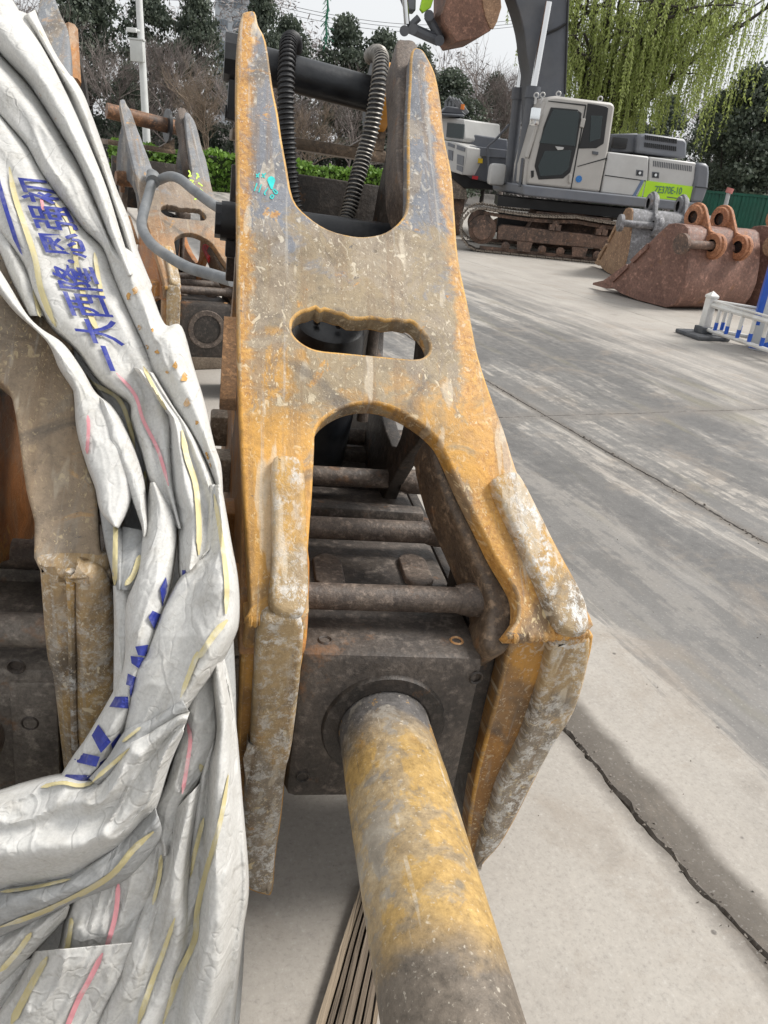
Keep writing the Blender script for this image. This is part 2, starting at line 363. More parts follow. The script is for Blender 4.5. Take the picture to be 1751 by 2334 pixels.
M_side = paint_mat('dull_side_plate', (.20, .19, .175), (.26, .20, .14), (.36, .17, .05), 0, .8, scratch=.3, dust=.5)
M_edge = paint_mat('rubbed_orange_edge', (.56, .32, .09), (.56, .32, .09), (.54, .28, .06), 0, 1, scratch=.5, dust=.6)
def edge_slot(me, nrm, m0, m1):
    """rounded rim faces of a plate take the rubbed-through finish"""
    me.materials.append(m0); me.materials.append(m1)
    for p in me.polygons: p.material_index = 1 if .03 < abs(p.normal.dot(nrm)) < .995 else 0
def grime_mat(name, dark, light, sc=6, spec=.55):
    t = NT(name); v = t.obj(); n1 = t.noise(v, sc, 7, .65, .3); n2 = t.noise(v, sc * 6, 6, .7)
    c = t.ramp(n1, [(.32, dark), (.72, light)])
    c = t.mix(t.ramp(n2, [(.52, 0.0), (.72, .7)]), c, tuple(min(1, k * 2.0 + .03) for k in light)); c = t.mix(1.0, c, t.ramp(t.noise(v, sc * 14, 6, .8), [(.28, .45), (.5, 1.0), (.75, 1.7)]), 'MULTIPLY')
    c = t.mix(t.ramp(t.noise(v, sc * 1.7, 5, .7), [(.6, 0.0), (.72, .6)]), c, (.23, .10, .03))
    return t.fin(c, t.ramp(n2, [(.3, spec - .15), (.7, spec + .2)]), t.bump(t.math('ADD', n2, t.math('MULTIPLY', t.noise(v, sc * 20, 3), .4)), .5, .005))
M_body = grime_mat('oily_dark_housing', (.024, .020, .018), (.095, .076, .062))
M_inner = grime_mat('dark_inner_plate', (.016, .014, .012), (.05, .038, .03))
M_rod = grime_mat('dirty_cross_rod', (.05, .038, .032), (.15, .115, .09), 9)
M_rail = grime_mat('brown_worn_rail', (.04, .029, .022), (.17, .115, .07), 7)
M_black = simple('black_paint', (.012, .014, .018), .38, .3, 12, .25, dirt=(.10, .09, .08), dirt_amt=.3)
M_rubber = simple('black_rubber', (.02, .02, .022), .55, .3, 20, .15)
M_spring = simple('galvanised_spring_wire', (.33, .31, .28), .45, .35, 30, .1, .35)
def chisel_mat():
    t = NT('chisel_steel'); v = t.obj(); x, y, z = t.sep(v)
    n1 = t.noise(v, 6.5, 7, .62, .4); n2 = t.noise(v, 30, 7, .7, .5); n3 = t.noise(v, 120, 3, .6)
    yy = t.math('ADD', y, t.math('MULTIPLY', t.math('SUBTRACT', n1, .5), .22))
    steel = t.ramp(n2, [(.25, (.055, .052, .05)), (.6, (.14, .13, .125)), (.85, (.24, .225, .21))])
    tan = t.ramp(n2, [(.2, (.19, .14, .085)), (.5, (.38, .28, .155)), (.8, (.52, .44, .32))])
    och = t.ramp(n2, [(.25, (.31, .19, .06)), (.7, (.50, .33, .12))])
    c = t.mix(t.ramp(t.math('ADD', n1, t.math('MULTIPLY', t.math('SUBTRACT', n2, .5), .5)), [(.48, 0.0), (.53, 1.0)]), tan, och)
    top = t.ramp(yy, [(.015, 0.0), (.05, 1.0)]); top = t.ramp(t.math('ADD', yy, .13), [(.02, 0.0), (.10, 1.0)])
    c = t.mix(top, c, steel)
    c = t.mix(t.math('MULTIPLY', top, t.ramp(t.noise(v, 11, 8, .7), [(.56, 0.0), (.60, 1.0)])), c, (.50, .27, .05))
    lg = t.ramp(t.noise(t.map(v, (1, .03, 1), (0, 0, .06)), 42, 3, .5, .2), [(.66, 0.0), (.675, .6)]); lg = t.math('MULTIPLY', lg, t.ramp(n2, [(.45, 0.0), (.6, 1.0)])); c = t.mix(lg, c, (.55, .50, .42))
    lg2 = t.ramp(t.noise(t.map(v, (1, .02, 1), (0, 0, -.05), (3, 0, 0)), 30, 3, .5, .2), [(.65, 0.0), (.67, .5)]); lg2 = t.math('MULTIPLY', lg2, t.ramp(n1, [(.45, 0.0), (.6, 1.0)])); c = t.mix(lg2, c, (.11, .09, .07))
    bot = t.ramp(t.math('MULTIPLY', t.math('ADD', yy, .43), -1.0), [(.0, 0.0), (.07, 1.0)])
    c = t.mix(bot, c, t.ramp(n2, [(.25, (.085, .068, .052)), (.7, (.215, .178, .14))]))
    c = t.mix(t.ramp(t.vor(v, 11), [(.06, .8), (.13, 0.0)]), c, (.17, .15, .12))
    c = t.mix(1.0, c, t.ramp(t.noise(v, 75, 6, .8), [(.28, .5), (.45, .9), (.58, 1.08), (.75, 1.45)]), 'MULTIPLY'); c = t.mix(t.ramp(t.math('ADD', n1, t.math('MULTIPLY', t.math('SUBTRACT', n2, .5), .4)), [(.38, .75), (.42, 0.0)]), c, t.ramp(n2, [(.3, (.20, .18, .155)), (.7, (.46, .43, .38))])); c = t.mix(t.ramp(n3, [(.62, 0.0), (.72, .5)]), c, (.66, .60, .50))
    return t.fin(c, t.ramp(n2, [(.3, .42), (.7, .72)]), t.bump(t.math('ADD', n2, t.math('MULTIPLY', n3, .5)), .4, .004), .12)
M_chisel = chisel_mat()

# ------------------------------------------------------------------ hydraulic breaker hammer (frame: e1 right, e2 along the tool away from viewer, e3 up)
def frame(psi, phi):
    lat = Vector((math.cos(psi), math.sin(psi), 0)); e2 = Vector((-math.sin(psi), math.cos(psi), 0)); upv = Vector((0, 0, 1))
    e1 = lat * math.cos(phi) + upv * math.sin(phi); e3 = e1.cross(e2)
    return e1, e2, e3
SLOPE = R(42); LEAN = R(4)
EY, EZ, EX = Vector((0, 1, 0)), Vector((0, 0, 1)), Vector((1, 0, 0))
A2 = EY * math.cos(SLOPE) + EZ * math.sin(SLOPE); AN = EX.cross(A2)         # face plate: up-slope and outward normal (local)
B2 = EY * math.sin(LEAN) - EZ * math.cos(LEAN); BN = B2.cross(EX); BN = BN if BN.y < 0 else -BN   # lower arms: down, outward

class Loc:
    """breaker frame at a place: photo pixel -> 2-D on its planes, in the breaker's own coordinates"""
    def __init__(s, psi, phi, p0):
        e1, e2, e3 = frame(psi, phi); s.M = Matrix((e1, e2, e3)).transposed().to_4x4(); s.M.translation = p0; s.I = s.M.inverted()
        s.cam = s.I @ CAM
    def hit(s, x, y, o, n):
        d = s.I.to_3x3() @ ray(x, y); o = Vector(o); return s.cam + d * ((o - s.cam).dot(n) / d.dot(n))
    def face(s, x, y, off=0.0):
        p = s.hit(x, y, AN * off, AN); return (p.x, p.dot(A2))
    def arm(s, x, y, off=0.0):
        p = s.hit(x, y, BN * off, BN); return (p.x, p.dot(B2))
    def at(s, x, y, z): return s.I @ pt(x, y, z)

LA = Loc(R(14), R(-3), pt(800, 1390, 1.36))
L = LA
def facep(pts, off=0.0, sm=3, loc=None): return [tuple(p) for p in catmull([(loc or LA).face(x, y, off) for x, y in pts], sm, True)]
def armp(pts, off=0.0, sm=3, loc=None): return [tuple(p) for p in catmull([(loc or LA).arm(x, y, off) for x, y in pts], sm, True)]

M_paint = paint_mat('worn_yellow_and_grey_paint', (.17, .178, .20), (.29, .225, .14), (.50, .265, .058), .02, .88, scratch=.65, dust=.7, edges=(LA.face(541, 600)[0], LA.face(1048, 588)[0]))
hammer = empty('hydraulic_breaker', matrix=LA.M)
tag(hammer, 'large worn yellow-and-grey hydraulic breaker in the foreground with its round chisel towards the viewer', 'breaker', 'hydraulic breakers')

OUT = [(544, 63), (550, 36), (556, 26), (581, 25), (589, 55), (607, 94), (622, 196), (634, 255), (642, 310), (654, 376), (669, 451), (701, 490), (748, 521), (803, 536), (842, 537), (881, 527),
       (912, 502), (927, 470), (929, 392), (929, 274), (934, 176), (936, 129), (944, 108), (963, 112), (975, 129), (993, 168), (1006, 235), (1014, 313), (1030, 392), (1038, 490), (1046, 588),
       (1070, 705), (1091, 811), (1125, 916), (1150, 980), (1178, 1070), (1207, 1125), (1256, 1217), (1294, 1288), (1326, 1347), (1341, 1391), (1342, 1438),
       (1164, 1455), (1180, 1412), (1180, 1364), (1164, 1326), (1131, 1271), (1093, 1195), (1050, 1109), (1011, 1022), (990, 992), (956, 963), (914, 938), (872, 922), (830, 919), (788, 927),
       (754, 944), (728, 967), (718, 992), (717, 1022), (712, 1127), (708, 1179), (702, 1271), (702, 1336), (694, 1412), (567, 1412), (570, 1380), (564, 1271), (556, 1136), (551, 1027),
       (545, 895), (542, 769), (541, 600), (540, 392), (538, 235), (539, 118)]
SLOT = [(666, 739), (674, 722), (695, 708), (720, 701), (766, 711), (830, 722), (893, 727), (935, 731), (956, 746), (973, 769), (980, 790), (973, 807), (948, 817), (872, 811), (788, 803), (724, 796), (690, 781), (669, 760)]
outline = facep(OUT, sm=3); slot = facep(SLOT, sm=4)
# flame-cut upper edge of the slot is ragged
slot = [(u, v - (abs(mnoise.noise(Vector((u * 140, 1, 2)))) * .016 if .10 < i / len(slot) < .48 else 0)) for i, (u, v) in enumerate(slot)]
me = plate_mesh('face_plate', outline, [slot], .045, .006, Vector(), EX, A2, AN)
edge_slot(me, AN, M_paint, M_edge)
o = mesh_obj('face_plate', me, M_paint, hammer)
o['label'] = 'sloping face plate with U-shaped notch, oblong slot and arch, grey above and ochre below'
# wear bars on the sloping part
BAR_R = [(1126, 1103), (1137, 1081), (1164, 1073), (1188, 1081), (1229, 1157), (1283, 1266), (1326, 1342), (1343, 1391), (1340, 1440), (1294, 1442), (1272, 1423), (1250, 1380), (1213, 1293), (1164, 1190)]
BAR_L = [(622, 1049), (648, 1035), (681, 1041), (695, 1071), (699, 1163), (703, 1271), (704, 1347), (684, 1404), (618, 1385), (621, 1271), (622, 1163)]
for b in (BAR_R, BAR_L):
    mesh_obj('wear_bar', plate_mesh('wear_bar', facep(b, .024, 4), [], .045, .013, AN * .026, EX, A2, AN, 60), M_bar, hammer)
M_arm = paint_mat('rusty_ochre_arm', (.45, .23, .05), (.36, .18, .045), (.27, .13, .035), -.55, .1, scratch=.6, dust=.45)
# lower arms beyond the bend
ARM_L = [(567, 1405), (559, 1434), (548, 1515), (540, 1700), (538, 1745), (538, 1783), (552, 1840), (555, 2010), (604, 2042), (622, 2034), (628, 1962), (642, 1865), (654, 1745), (669, 1600), (689, 1515), (690, 1408)]
ARM_R = [(1342, 1432), (1342, 1515), (1310, 1624), (1262, 1700), (1214, 1793), (1175, 1870), (1141, 1928), (1107, 1966), (1086, 1993), (1074, 1960), (1066, 1905), (1082, 1790), (1098, 1720), (1131, 1597), (1158, 1488), (1180, 1440)]
for a in (ARM_L, ARM_R):
    me = plate_mesh('lower_arm', armp(a, 0, 3), [], .05, .007, Vector(), EX, B2, BN); edge_slot(me, BN, M_arm, M_edge); mesh_obj('lower_arm', me, None, hammer)
LB_L = [(610, 1406), (683, 1409), (691, 1488), (667, 1700), (652, 1765), (640, 1870), (627, 1962), (620, 2034), (602, 2040), (557, 2008), (558, 1817), (565, 1696), (570, 1700), (580, 1515), (588, 1434)]
LB_R = [(1267, 1463), (1341, 1447), (1343, 1515), (1312, 1624), (1266, 1700), (1214, 1793), (1175, 1870), (1141, 1928), (1107, 1966), (1087, 1990), (1086, 1972), (1112, 1889), (1141, 1793), (1190, 1697), (1234, 1570), (1256, 1480)]
for b in (LB_L, LB_R):
    mesh_obj('wear_bar', plate_mesh('wear_bar', armp(b, .026, 3), [], .05, .013, BN * .028, EX, B2, BN, 60), M_bar, hammer)
# inner web of the right arm, running back towards the housing
edge_ = [LA.hit(x, y, Vector(), BN) for x, y in ((1172, 1450), (1158, 1488), (1131, 1597), (1100, 1720), (1084, 1790), (1068, 1900), (1076, 1960))]
mb = MB(); mb.grid([[p + EX * .012 + EY * .02, p + EX * .012 + EY * .36] for p in edge_]); mb.grid([[p + EX * .04 + EY * .02, p + EX * .04 + EY * .36] for p in edge_]); mb.grid([[p + EX * .012 + EY * .36, p + EX * .04 + EY * .36] for p in edge_]); mb.build('arm_web', M_inner, hammer)
# added wall behind the face plate's right half, blocks light from the right
edge_ = [LA.hit(x, y, Vector(), AN) + EX * .075 for x, y in ((1011, 1022), (1050, 1109), (1093, 1195), (1131, 1271), (1160, 1320))]
ow = [p - AN * .046 for p in edge_] + [p - AN * .046 - EZ * .45 for p in edge_[::-1]]
mb = MB(); mb.grid([[p - AN * .044, p - AN * .044 - EZ * .45] for p in edge_]); mb.grid([[p + EX * .03 - AN * .044, p + EX * .03 - AN * .044 - EZ * .45] for p in edge_]); mb.build('light_blocking_wall', M_inner, hammer)
# weld seam at the bend
for a, b in (((568, 1413), (690, 1413)), ((1172, 1452), (1341, 1441))):
    p, q = LA.hit(*a, Vector(), AN), LA.hit(*b, Vector(), AN); mb = MB()
    P = [p.lerp(q, k / 30) + AN * (-.008 + .004 * mnoise.noise(Vector((k * .9, 0, 3)))) for k in range(31)]
    mb.tube(P, [.0105 + .002 * math.sin(k * 2.1) for k in range(31)], 10); mb.build('weld_seam', M_paint, hammer)

# side plates: tall at the ears, down to the body
cdir = (LA.I.to_3x3() @ (pt(880, 1680, 1.466) - pt(1031, 2334, .979))).normalized()
ctop = LA.at(880, 1680, 1.466)
cx = cdir.cross(EZ).normalized(); cz = cx.cross(cdir)
def body(u, a, h): return ctop + cx * u + cdir * a + cz * h          # body frame: along the tool axis
UL, UR = LA.face(541, 700)[0], LA.face(1068, 700)[0]
UM = (UL + UR) / 2
vear = LA.face(570, 30)[1]; ea = vear * math.cos(SLOPE); eh = vear * math.sin(SLOPE)
SIDE = [(.06, .0), (ea * .90, eh * .90 - .03), (ea * .96, eh * .91 - .03), (ea + .12, eh * .80), (ea + .24, eh - .45), (ea + .10, eh - .66), (ea + .30, .05), (ea + .25, -.52), (.75, -.54), (.55, -.30), (.30, -.16), (.12, -.10)]
WIN = [(ea * .66, eh * .45), (ea * .98, eh * .50), (ea + .02, eh * .20), (ea * .66, eh * .05), (ea * .58, eh * .2)]
for sgn, u in ((-1, UL + .038), (1, UR - .045)):
    sdp = SIDE if sgn < 0 else [(.47, .22), (.60, .42)] + [(a_, h_ - .035) for a_, h_ in SIDE[1:3]] + SIDE[3:9] + [(.95, -.50), (.72, -.05)]
    me = plate_mesh('side_plate', [tuple(p) for p in catmull(sdp, 3, True)], [[tuple(p) for p in catmull(WIN, 4, True)]], .04, .005, Vector((u + .02, 0, 0)), EY, EZ, EX)
    mesh_obj('side_plate', me, M_side if sgn < 0 else M_inner, hammer)
# top ears are doubled by bosses round the pin
def sidept(x, y, u): return LA.hit(x, y, Vector((u, 0, 0)), EX)
pinL = LA.at(617, 166, 2.33); pinR = LA.at(893, 212, 2.45)
pd = EX; pc = (pinL + pinR) / 2
pa = Vector((UL - .01, pc.y, pc.z + .02)); pb = Vector((UR + .02, pc.y, pc.z - .02))
mb = MB(); mb.cyl(pa, pb, .052, n=36); mb.build('mounting_pin', M_black, hammer)
mb = MB(); mb.cyl(Vector((UL - .035, pa.y, pa.z)), Vector((UL + .03, pa.y, pa.z)), .068, n=10); mb.cyl(Vector((UL - .025, pa.y, pa.z - .15)), Vector((UL + .02, pa.y, pa.z - .15)), .022, n=6); mb.box((UL - .02, pa.y - .025, pa.z - .17), (UL + .02, pa.y + .025, pa.z + .06), bev=.006)
mb.build('pin_lock', M_black, hammer)
mb = MB(); mb.lathe([(.052, 0), (.115, 0), (.115, .02), (.10, .025), (.052, .03)], Vector((UR - .085, pb.y, pb.z + .006)), EX, 36); mb.build('pin_washer', M_black, hammer)
mb = MB(); mb.lathe([(.05, 0), (.098, 0), (.098, .028), (.05, .028)], Vector((UR - .058, pb.y, pb.z + .006)), EX, 36); mb.build('pin_spacer', simple('orange_paint', (.62, .27, .03), .5, .1, 9), hammer)
# second, lower mounting pin
p2 = sidept(486, 500, UL - .05)
mb = MB(); mb.cyl(Vector((UL - .03, p2.y, p2.z)), Vector((UR + .02, p2.y, p2.z)), .05, n=28); mb.cyl(Vector((UL - .045, p2.y, p2.z)), Vector((UL + .015, p2.y, p2.z)), .045, n=10); mb.box((UL - .015, p2.y - .018, p2.z - .09), (UL + .012, p2.y + .02, p2.z), bev=.005)
mb.build('mounting_pin', M_black, hammer)
# cross plates between the ears
c1 = LA.at(671, 308, 2.45); c2 = LA.at(671, 395, 2.35)
mb = MB(); mb.box((UL, c1.y - .02, c1.z - .04), (UR - .01, c1.y + .34, c1.z - .005), bev=.004)
mb.prism([(UR - .13, c1.y, c1.z - .005), (UR - .02, c1.y, c1.z - .005), (UR - .02, c1.y, c1.z + .07)], (0, -.022, 0), (0, .03, 0)); mb.build('cross_plate', M_rail, hammer)
mb = MB(); mb.box((UL, c2.y - .01, c2.z - .34), (UR - .01, c2.y + .03, c2.z), bev=.004); mb.build('cross_plate', M_inner, hammer)
# inner thickening of the right ear
e = [facep([(899, 112), (920, 100), (944, 106), (950, 140), (944, 260), (938, 400), (930, 470), (905, 420), (900, 330), (905, 220)], -.06, 3)]
mesh_obj('ear_gusset', plate_mesh('ear_gusset', e[0], [], .12, .006, AN * -.046, EX, A2, AN), M_rod, hammer)

# body: housing block with the front head
bw, bt, bb = .178, .165, .185
blockf = .03
mb = MB(); Mb = Matrix((cx, cdir, cz)).transposed().to_4x4(); Mb.translation = ctop
mb.box((-bw, blockf, -bb), (bw, 1.45, bt), Mb, bev=.022); mb.build('housing', M_body, hammer)
mb = MB(); mb.lathe([(.092, -.004), (.118, -.004), (.122, .004), (.122, .03), (.092, .03)], body(0, blockf - .005, 0), cdir, 48); mb.lathe([(.088, .012), (.10, .012), (.10, .04), (.088, .04)], body(0, blockf - .018, 0), cdir, 48); mb.build('front_bushing', M_inner, hammer)
# recessed bolt holes with a raised rim
for px, py in ((741, 1460), (1041, 1461), (1085, 1545), (690, 1770)):
    d = LA.I.to_3x3() @ ray(px, py); nrm = cz if py < 1500 else cdir; op = body(0, 0, bt) if py < 1500 else body(0, blockf, 0)
    p = LA.cam + d * ((op - LA.cam).dot(nrm) / d.dot(nrm)); nn = cz if py < 1500 else -cdir
    mb = MB(); mb.lathe([(.0, -.004), (.009, -.004), (.0095, .001), (.012, .0035), (.0145, .0005)], p, nn, 20); mb.build('bolt_hole', M_inner if py != 1461 else M_rust, hammer)
# grease pads on top of the housing
for px, py in ((748, 1308), (946, 1306)):
    d = LA.I.to_3x3() @ ray(px, py); p = LA.cam + d * ((body(0, 0, bt) - LA.cam).dot(cz) / d.dot(cz))
    ring = [(.032 * math.copysign(min(1, abs(math.cos(a)) * 1.3), math.cos(a)), .075 * math.sin(a)) for a in [2 * math.pi * k / 28 for k in range(28)]]
    mesh_obj('cover_pad', plate_mesh('cover_pad', ring, [], .02, .004, p + cz * .013, cx, cdir, cz), M_rod, hammer)
M_nut = grime_mat('dusty_bolt_head', (.15, .12, .09), (.42, .35, .27), 9, .7)
# square-headed cross bolts
for py in (1358, 1206, 1092, 1000, 925):
    d = LA.I.to_3x3() @ ray(860, py); hb = bt + .06
    p = LA.cam + d * ((body(0, 0, hb) - LA.cam).dot(cz) / d.dot(cz)); a = (p - ctop).dot(cdir)
    uL, uR = UL - .055 - (ctop.x * 1), .20
    c = body(0, a, hb)
    lft = Vector((UL - .030, c.y, c.z)); rgt = Vector((UR + .03, c.y, c.z)) if py < 1100 else body(bw + .10, a, hb)
    rod = MB(); rod.cyl(Vector((UL + .06, c.y, c.z)), rgt, .026, n=24); e0 = body(.13, a, hb); rod.lathe([(.026, 0), (.031, .015), (.034, .03), (.034, .075)], e0, cx, 24)
    ro = rod.build('cross_bolt', M_rod, hammer)
    hd = MB(); hd.box((lft.x, c.y - .044, c.z - .046), (UL + .075, c.y + .044, c.z + .046), bev=.009)
    if py > 950: hd.build('square_bolt_head', M_rust if py > 1150 else M_nut, ro)
# cross webs between the bolts on the housing
for a in (.62, .84, 1.06):
    mb = MB(); mb.box((-bw + .004, a, bt - .01), (bw - .004, a + .05, bt + .035), Mb, bev=.008); mb.build('housing_rib', M_body, hammer)
# inner side rail on the right, ending in a foot beside the head
RAIL = [(980, 992), (1003, 1003), (1090, 1178), (1150, 1300), (1180, 1353), (1186, 1380), (1166, 1470), (1132, 1490), (1106, 1466), (1112, 1405), (1116, 1362), (1062, 1232), (1008, 1110)]
mesh_obj('side_rail', plate_mesh('side_rail', facep(RAIL, -.045, 3), [], .13, .014, AN * -.047, EX, A2, AN), M_rail, hammer)
RAIL2 = [(664, 1240), (702, 1250), (704, 1370), (696, 1480), (676, 1485), (660, 1400)]
mesh_obj('side_rail', plate_mesh('side_rail', facep(RAIL2, -.06, 3), [], .10, .012, AN * -.05, EX, A2, AN), M_rust, hammer)
mb = MB(); mb.box((bw - .01, .10, -bb), (bw + .15, .16, bt - .05), Mb, bev=.006); mb.box((bw + .02, .16, -bb - .02), (bw + .05, 1.2, bt - .04), Mb, bev=.006); mb.build('side_web', M_inner, hammer)
mb = MB(); mb.box((-bw - .07, .12, -bb), (-bw + .01, .18, bt - .03), Mb, bev=.006); mb.build('side_web', M_inner, hammer)
# accumulator drum seen through the slot
dr = LA.at(752, 742, 2.02); dd = (EZ * .9 - EY * .35).normalized()
mb = MB(); mb.lathe([(.0, .012), (.07, .012), (.088, .004), (.094, -.01), (.10, -.06), (.112, -.16), (.112, -.5)], dr, dd, 40)
for a in range(5): mb.cyl(dr + (EX * math.cos(a * 1.257) + EY * math.sin(a * 1.257)) * .05 + dd * .008, dr + (EX * math.cos(a * 1.257) + EY * math.sin(a * 1.257)) * .05 + dd * .022, .009, n=6)
mb.build('accumulator', M_black, hammer)
bx = LA.at(852, 760, 2.1); mb = MB(); mb.cyl(bx + Vector((0, 0, .12)), bx + Vector((.0, 0, -.25)), .016, n=12); mb.box(tuple(bx + Vector((-.05, -.02, .02))), tuple(bx + Vector((.05, .03, .06))), bev=.005); mb.build('valve_fitting', M_rod, hammer)
wood_like = grime_mat('brown_flat_bar', (.14, .075, .035), (.30, .16, .07), 8, .7)
# flat bar along the left flank
f0, f1 = LA.at(527, 727, 2.02), LA.at(522, 935, 1.80)
mb = MB(); ax = (f1 - f0).normalized(); mb.prism([f0 + EX * -.018, f0 + EX * .02, f1 + EX * .02, f1 + EX * -.022], EY * 0, EY * .03); mb.build('flank_bar', wood_like, hammer)
# the chisel
mb = MB(); prof = [(.0, .2), (.0875, .2), (.0875, .05), (.0885, -.03), (.0895, -.10), (.0905, -.13), (.0905, -.22)]
prof += [(.0905, -.22 - .1 * k) for k in range(1, 8)] + [(.085, -.98), (.06, -1.1), (.03, -1.2), (.0, -1.22)]
mb.lathe(prof, ctop, cdir, 64); ch = mb.build('chisel', None, hammer)
# chisel material runs in the body's axis: give the mesh its own frame
ch.data.transform(Mb.inverted()); ch.matrix_basis = Mb; ch.data.materials.append(M_chisel)
# hoses wrapped in spring wire
def hose(px, zz, r, pitch, name, parent, loc, mat_h, mat_s, coil_r=.0028, extra=()):
    P = [loc.I @ pt(x, y, z) for (x, y), z in zip(px, zz)]; P = [Vector(p) for p in resample([tuple(p) for p in list(extra) + P], 90)]
    mb = MB(); mb.tube(P, r, 14); h = mb.build(name, mat_h, parent)
    if pitch:
        L_ = sum((P[i + 1] - P[i]).length for i in range(len(P) - 1)); turns = L_ / pitch; N = int(turns * 12)
        Pn = np.array(P); dcum = np.r_[0, np.cumsum(np.linalg.norm(np.diff(Pn, axis=0), axis=1))]; H = []; xx = None
        for k in range(N):
            sdist = L_ * k / (N - 1); c = Vector([np.interp(sdist, dcum, Pn[:, j]) for j in range(3)])
            c2_ = Vector([np.interp(min(sdist + .01, L_), dcum, Pn[:, j]) for j in range(3)]); c0_ = Vector([np.interp(max(sdist - .01, 0), dcum, Pn[:, j]) for j in range(3)])
            d = (c2_ - c0_).normalized(); xx = d.orthogonal().normalized() if xx is None else (xx - d * xx.dot(d)).normalized(); y_ = d.cross(xx)
            t_ = 2 * math.pi * turns * k / (N - 1); H.append(c + (xx * math.cos(t_) + y_ * math.sin(t_)) * (r + coil_r * .6))
        mb = MB(); mb.tube(H, coil_r, 5); mb.build('spring_guard', mat_s, h)
    return h
hose([(672, 110), (668, 92), (659, 96), (655, 135), (652, 188), (652, 255), (656, 333), (660, 392), (667, 450), (676, 500)], [2.46, 2.34, 2.26, 2.23, 2.23, 2.25, 2.28, 2.3, 2.32, 2.34], .0215, .0135, 'hydraulic_hose', hammer, LA, M_rubber, M_rubber, .0032)
hose([(846, 128), (858, 121), (868, 132), (866, 176), (857, 235), (846, 294), (830, 353), (810, 423), (795, 482), (779, 527), (765, 560)], [2.5, 2.36, 2.28, 2.25, 2.26, 2.28, 2.3, 2.3, 2.3, 2.28, 2.28], .0215, .0125, 'hydraulic_hose', hammer, LA, M_rubber, M_spring, .0026)
# chalked numbers in turquoise paint on the grey ear
M_turq = simple('turquoise_marker', (.02, .55, .52), .6, .15, 60)
def stroke(pts, wpx, parent, mat, loc, name='paint_mark', off=.0012):
    mb = MB()
    P = resample(pts, max(6, len(pts) * 4)); rows = []
    for i in range(len(P)):
        d = P[min(i + 1, len(P) - 1)] - P[max(i - 1, 0)]; d = d / (np.linalg.norm(d) + 1e-9); nn = np.array([-d[1], d[0]]) * wpx / 2
        rows.append([loc.hit(*(P[i] - nn), AN * off, AN), loc.hit(*(P[i] + nn), AN * off, AN)])
    mb.grid(rows); return mb
S1 = [[(584, 396), (590, 404)], [(592, 394), (584, 404)], [(598, 395), (604, 405)], [(606, 394), (597, 404)], [(586, 417), (580, 435)], [(596, 420), (590, 438)], [(611, 428), (603, 440), (606, 444)], [(624, 430), (633, 438), (628, 441), (622, 432)], [(620, 444), (616, 449), (621, 452), (624, 446), (619, 443)]]
mb = MB()
for sdef in S1: k = stroke(sdef, 2.6, hammer, M_turq, LA); mb.add(k.v, k.f)
fill = [(609, 410), (612, 404), (618, 401), (625, 404), (628, 411), (624, 422), (622, 431), (618, 431), (614, 422)]
mb.add([LA.hit(x, y, AN * .0012, AN) for x, y in fill], [tuple(range(len(fill)))])
mb.build('turquoise_writing', M_turq, hammer, smooth=0)
# ------------------------------------------------------------------ third breaker, standing behind
def frameM(psi, phi, loc):
    e1, e2, e3 = frame(psi, phi); M = Matrix((e1, e2, e3)).transposed().to_4x4(); M.translation = Vector(loc); return M
M_paintC = paint_mat('grey_over_orange_primer', (.20, .205, .215), (.26, .20, .15), (.34, .19, .09), .05, .85, scratch=.25, dust=.35)
M_sideC = paint_mat('dark_grey_side', (.075, .08, .09), (.12, .09, .07), (.36, .14, .04), 0, .7, scratch=.2, dust=.25)
swap = {'housing': M_inner, 'housing_rib': M_inner, 'front_bushing': M_rod, 'face_plate': M_paintC, 'side_plate': M_sideC, 'lower_arm': M_paintC}
skip = ('hydraulic_hose', 'turquoise_writing', 'pin_spacer', 'chisel', 'spring_guard', 'pin_lock')
hammerC = hammer.copy(); col.objects.link(hammerC); hammerC.matrix_world = frameM(R(31), R(-3), (-1.32, 4.9, .76))
tag(hammerC, 'grey and orange-brown breaker standing behind the tarpaulin with lime digits on its ear', 'breaker', 'hydraulic breakers')
for ch in list(hammer.children):
    k = ch.name.split('.')[0]
    if k in skip: continue
    c = ch.copy(); col.objects.link(c); c.parent = hammerC
    for g_ in ch.children:
        d = g_.copy(); col.objects.link(d); d.parent = c
    if k in swap:
        c.data = ch.data.copy(); c.data.materials.clear(); c.data.materials.append(swap[k])
        if k in ('face_plate', 'lower_arm'): c.data.materials.append(M_edge)
    if k == 'mounting_pin':
        c.data = ch.data.copy(); c.data.materials.clear(); c.data.materials.append(grime_mat('rusty_pin', (.05, .035, .028), (.26, .12, .05), 5))
    if 'label' in c: del c['label']
LC = Loc(R(31), R(-3), Vector((-1.32, 4.9, .76)))
M_hoseg = simple('grey_hose', (.17, .18, .19), .55, .2, 9, .2, dirt=(.33, .32, .30), dirt_amt=.5)
h1 = hose([(345, 395), (348, 408), (340, 440), (326, 490), (324, 520), (345, 555), (385, 585), (430, 610), (470, 622), (530, 640)], [5.0, 4.85, 4.75, 4.6, 4.5, 4.35, 4.2, 4.1, 4.0, 3.9], .030, 0, 'grey_hydraulic_hose', hammerC, LC, M_hoseg, None)
h2 = hose([(360, 412), (385, 402), (410, 408), (440, 432), (480, 462), (510, 480)], [4.9, 4.7, 4.6, 4.5, 4.4, 4.3], .029, 0, 'grey_hydraulic_hose', hammerC, LC, M_hoseg, None)
mb = MB(); P = [LC.I @ pt(349, 402 + 4 * k, 4.86 - .02 * k) for k in range(4)]; mb.tube(P, .042, 16); mb.build('hose_clamp', M_hoseg, hammerC)
M_lime = simple('lime_marker', (.55, .75, .10), .6, .1, 60)
mb = MB()
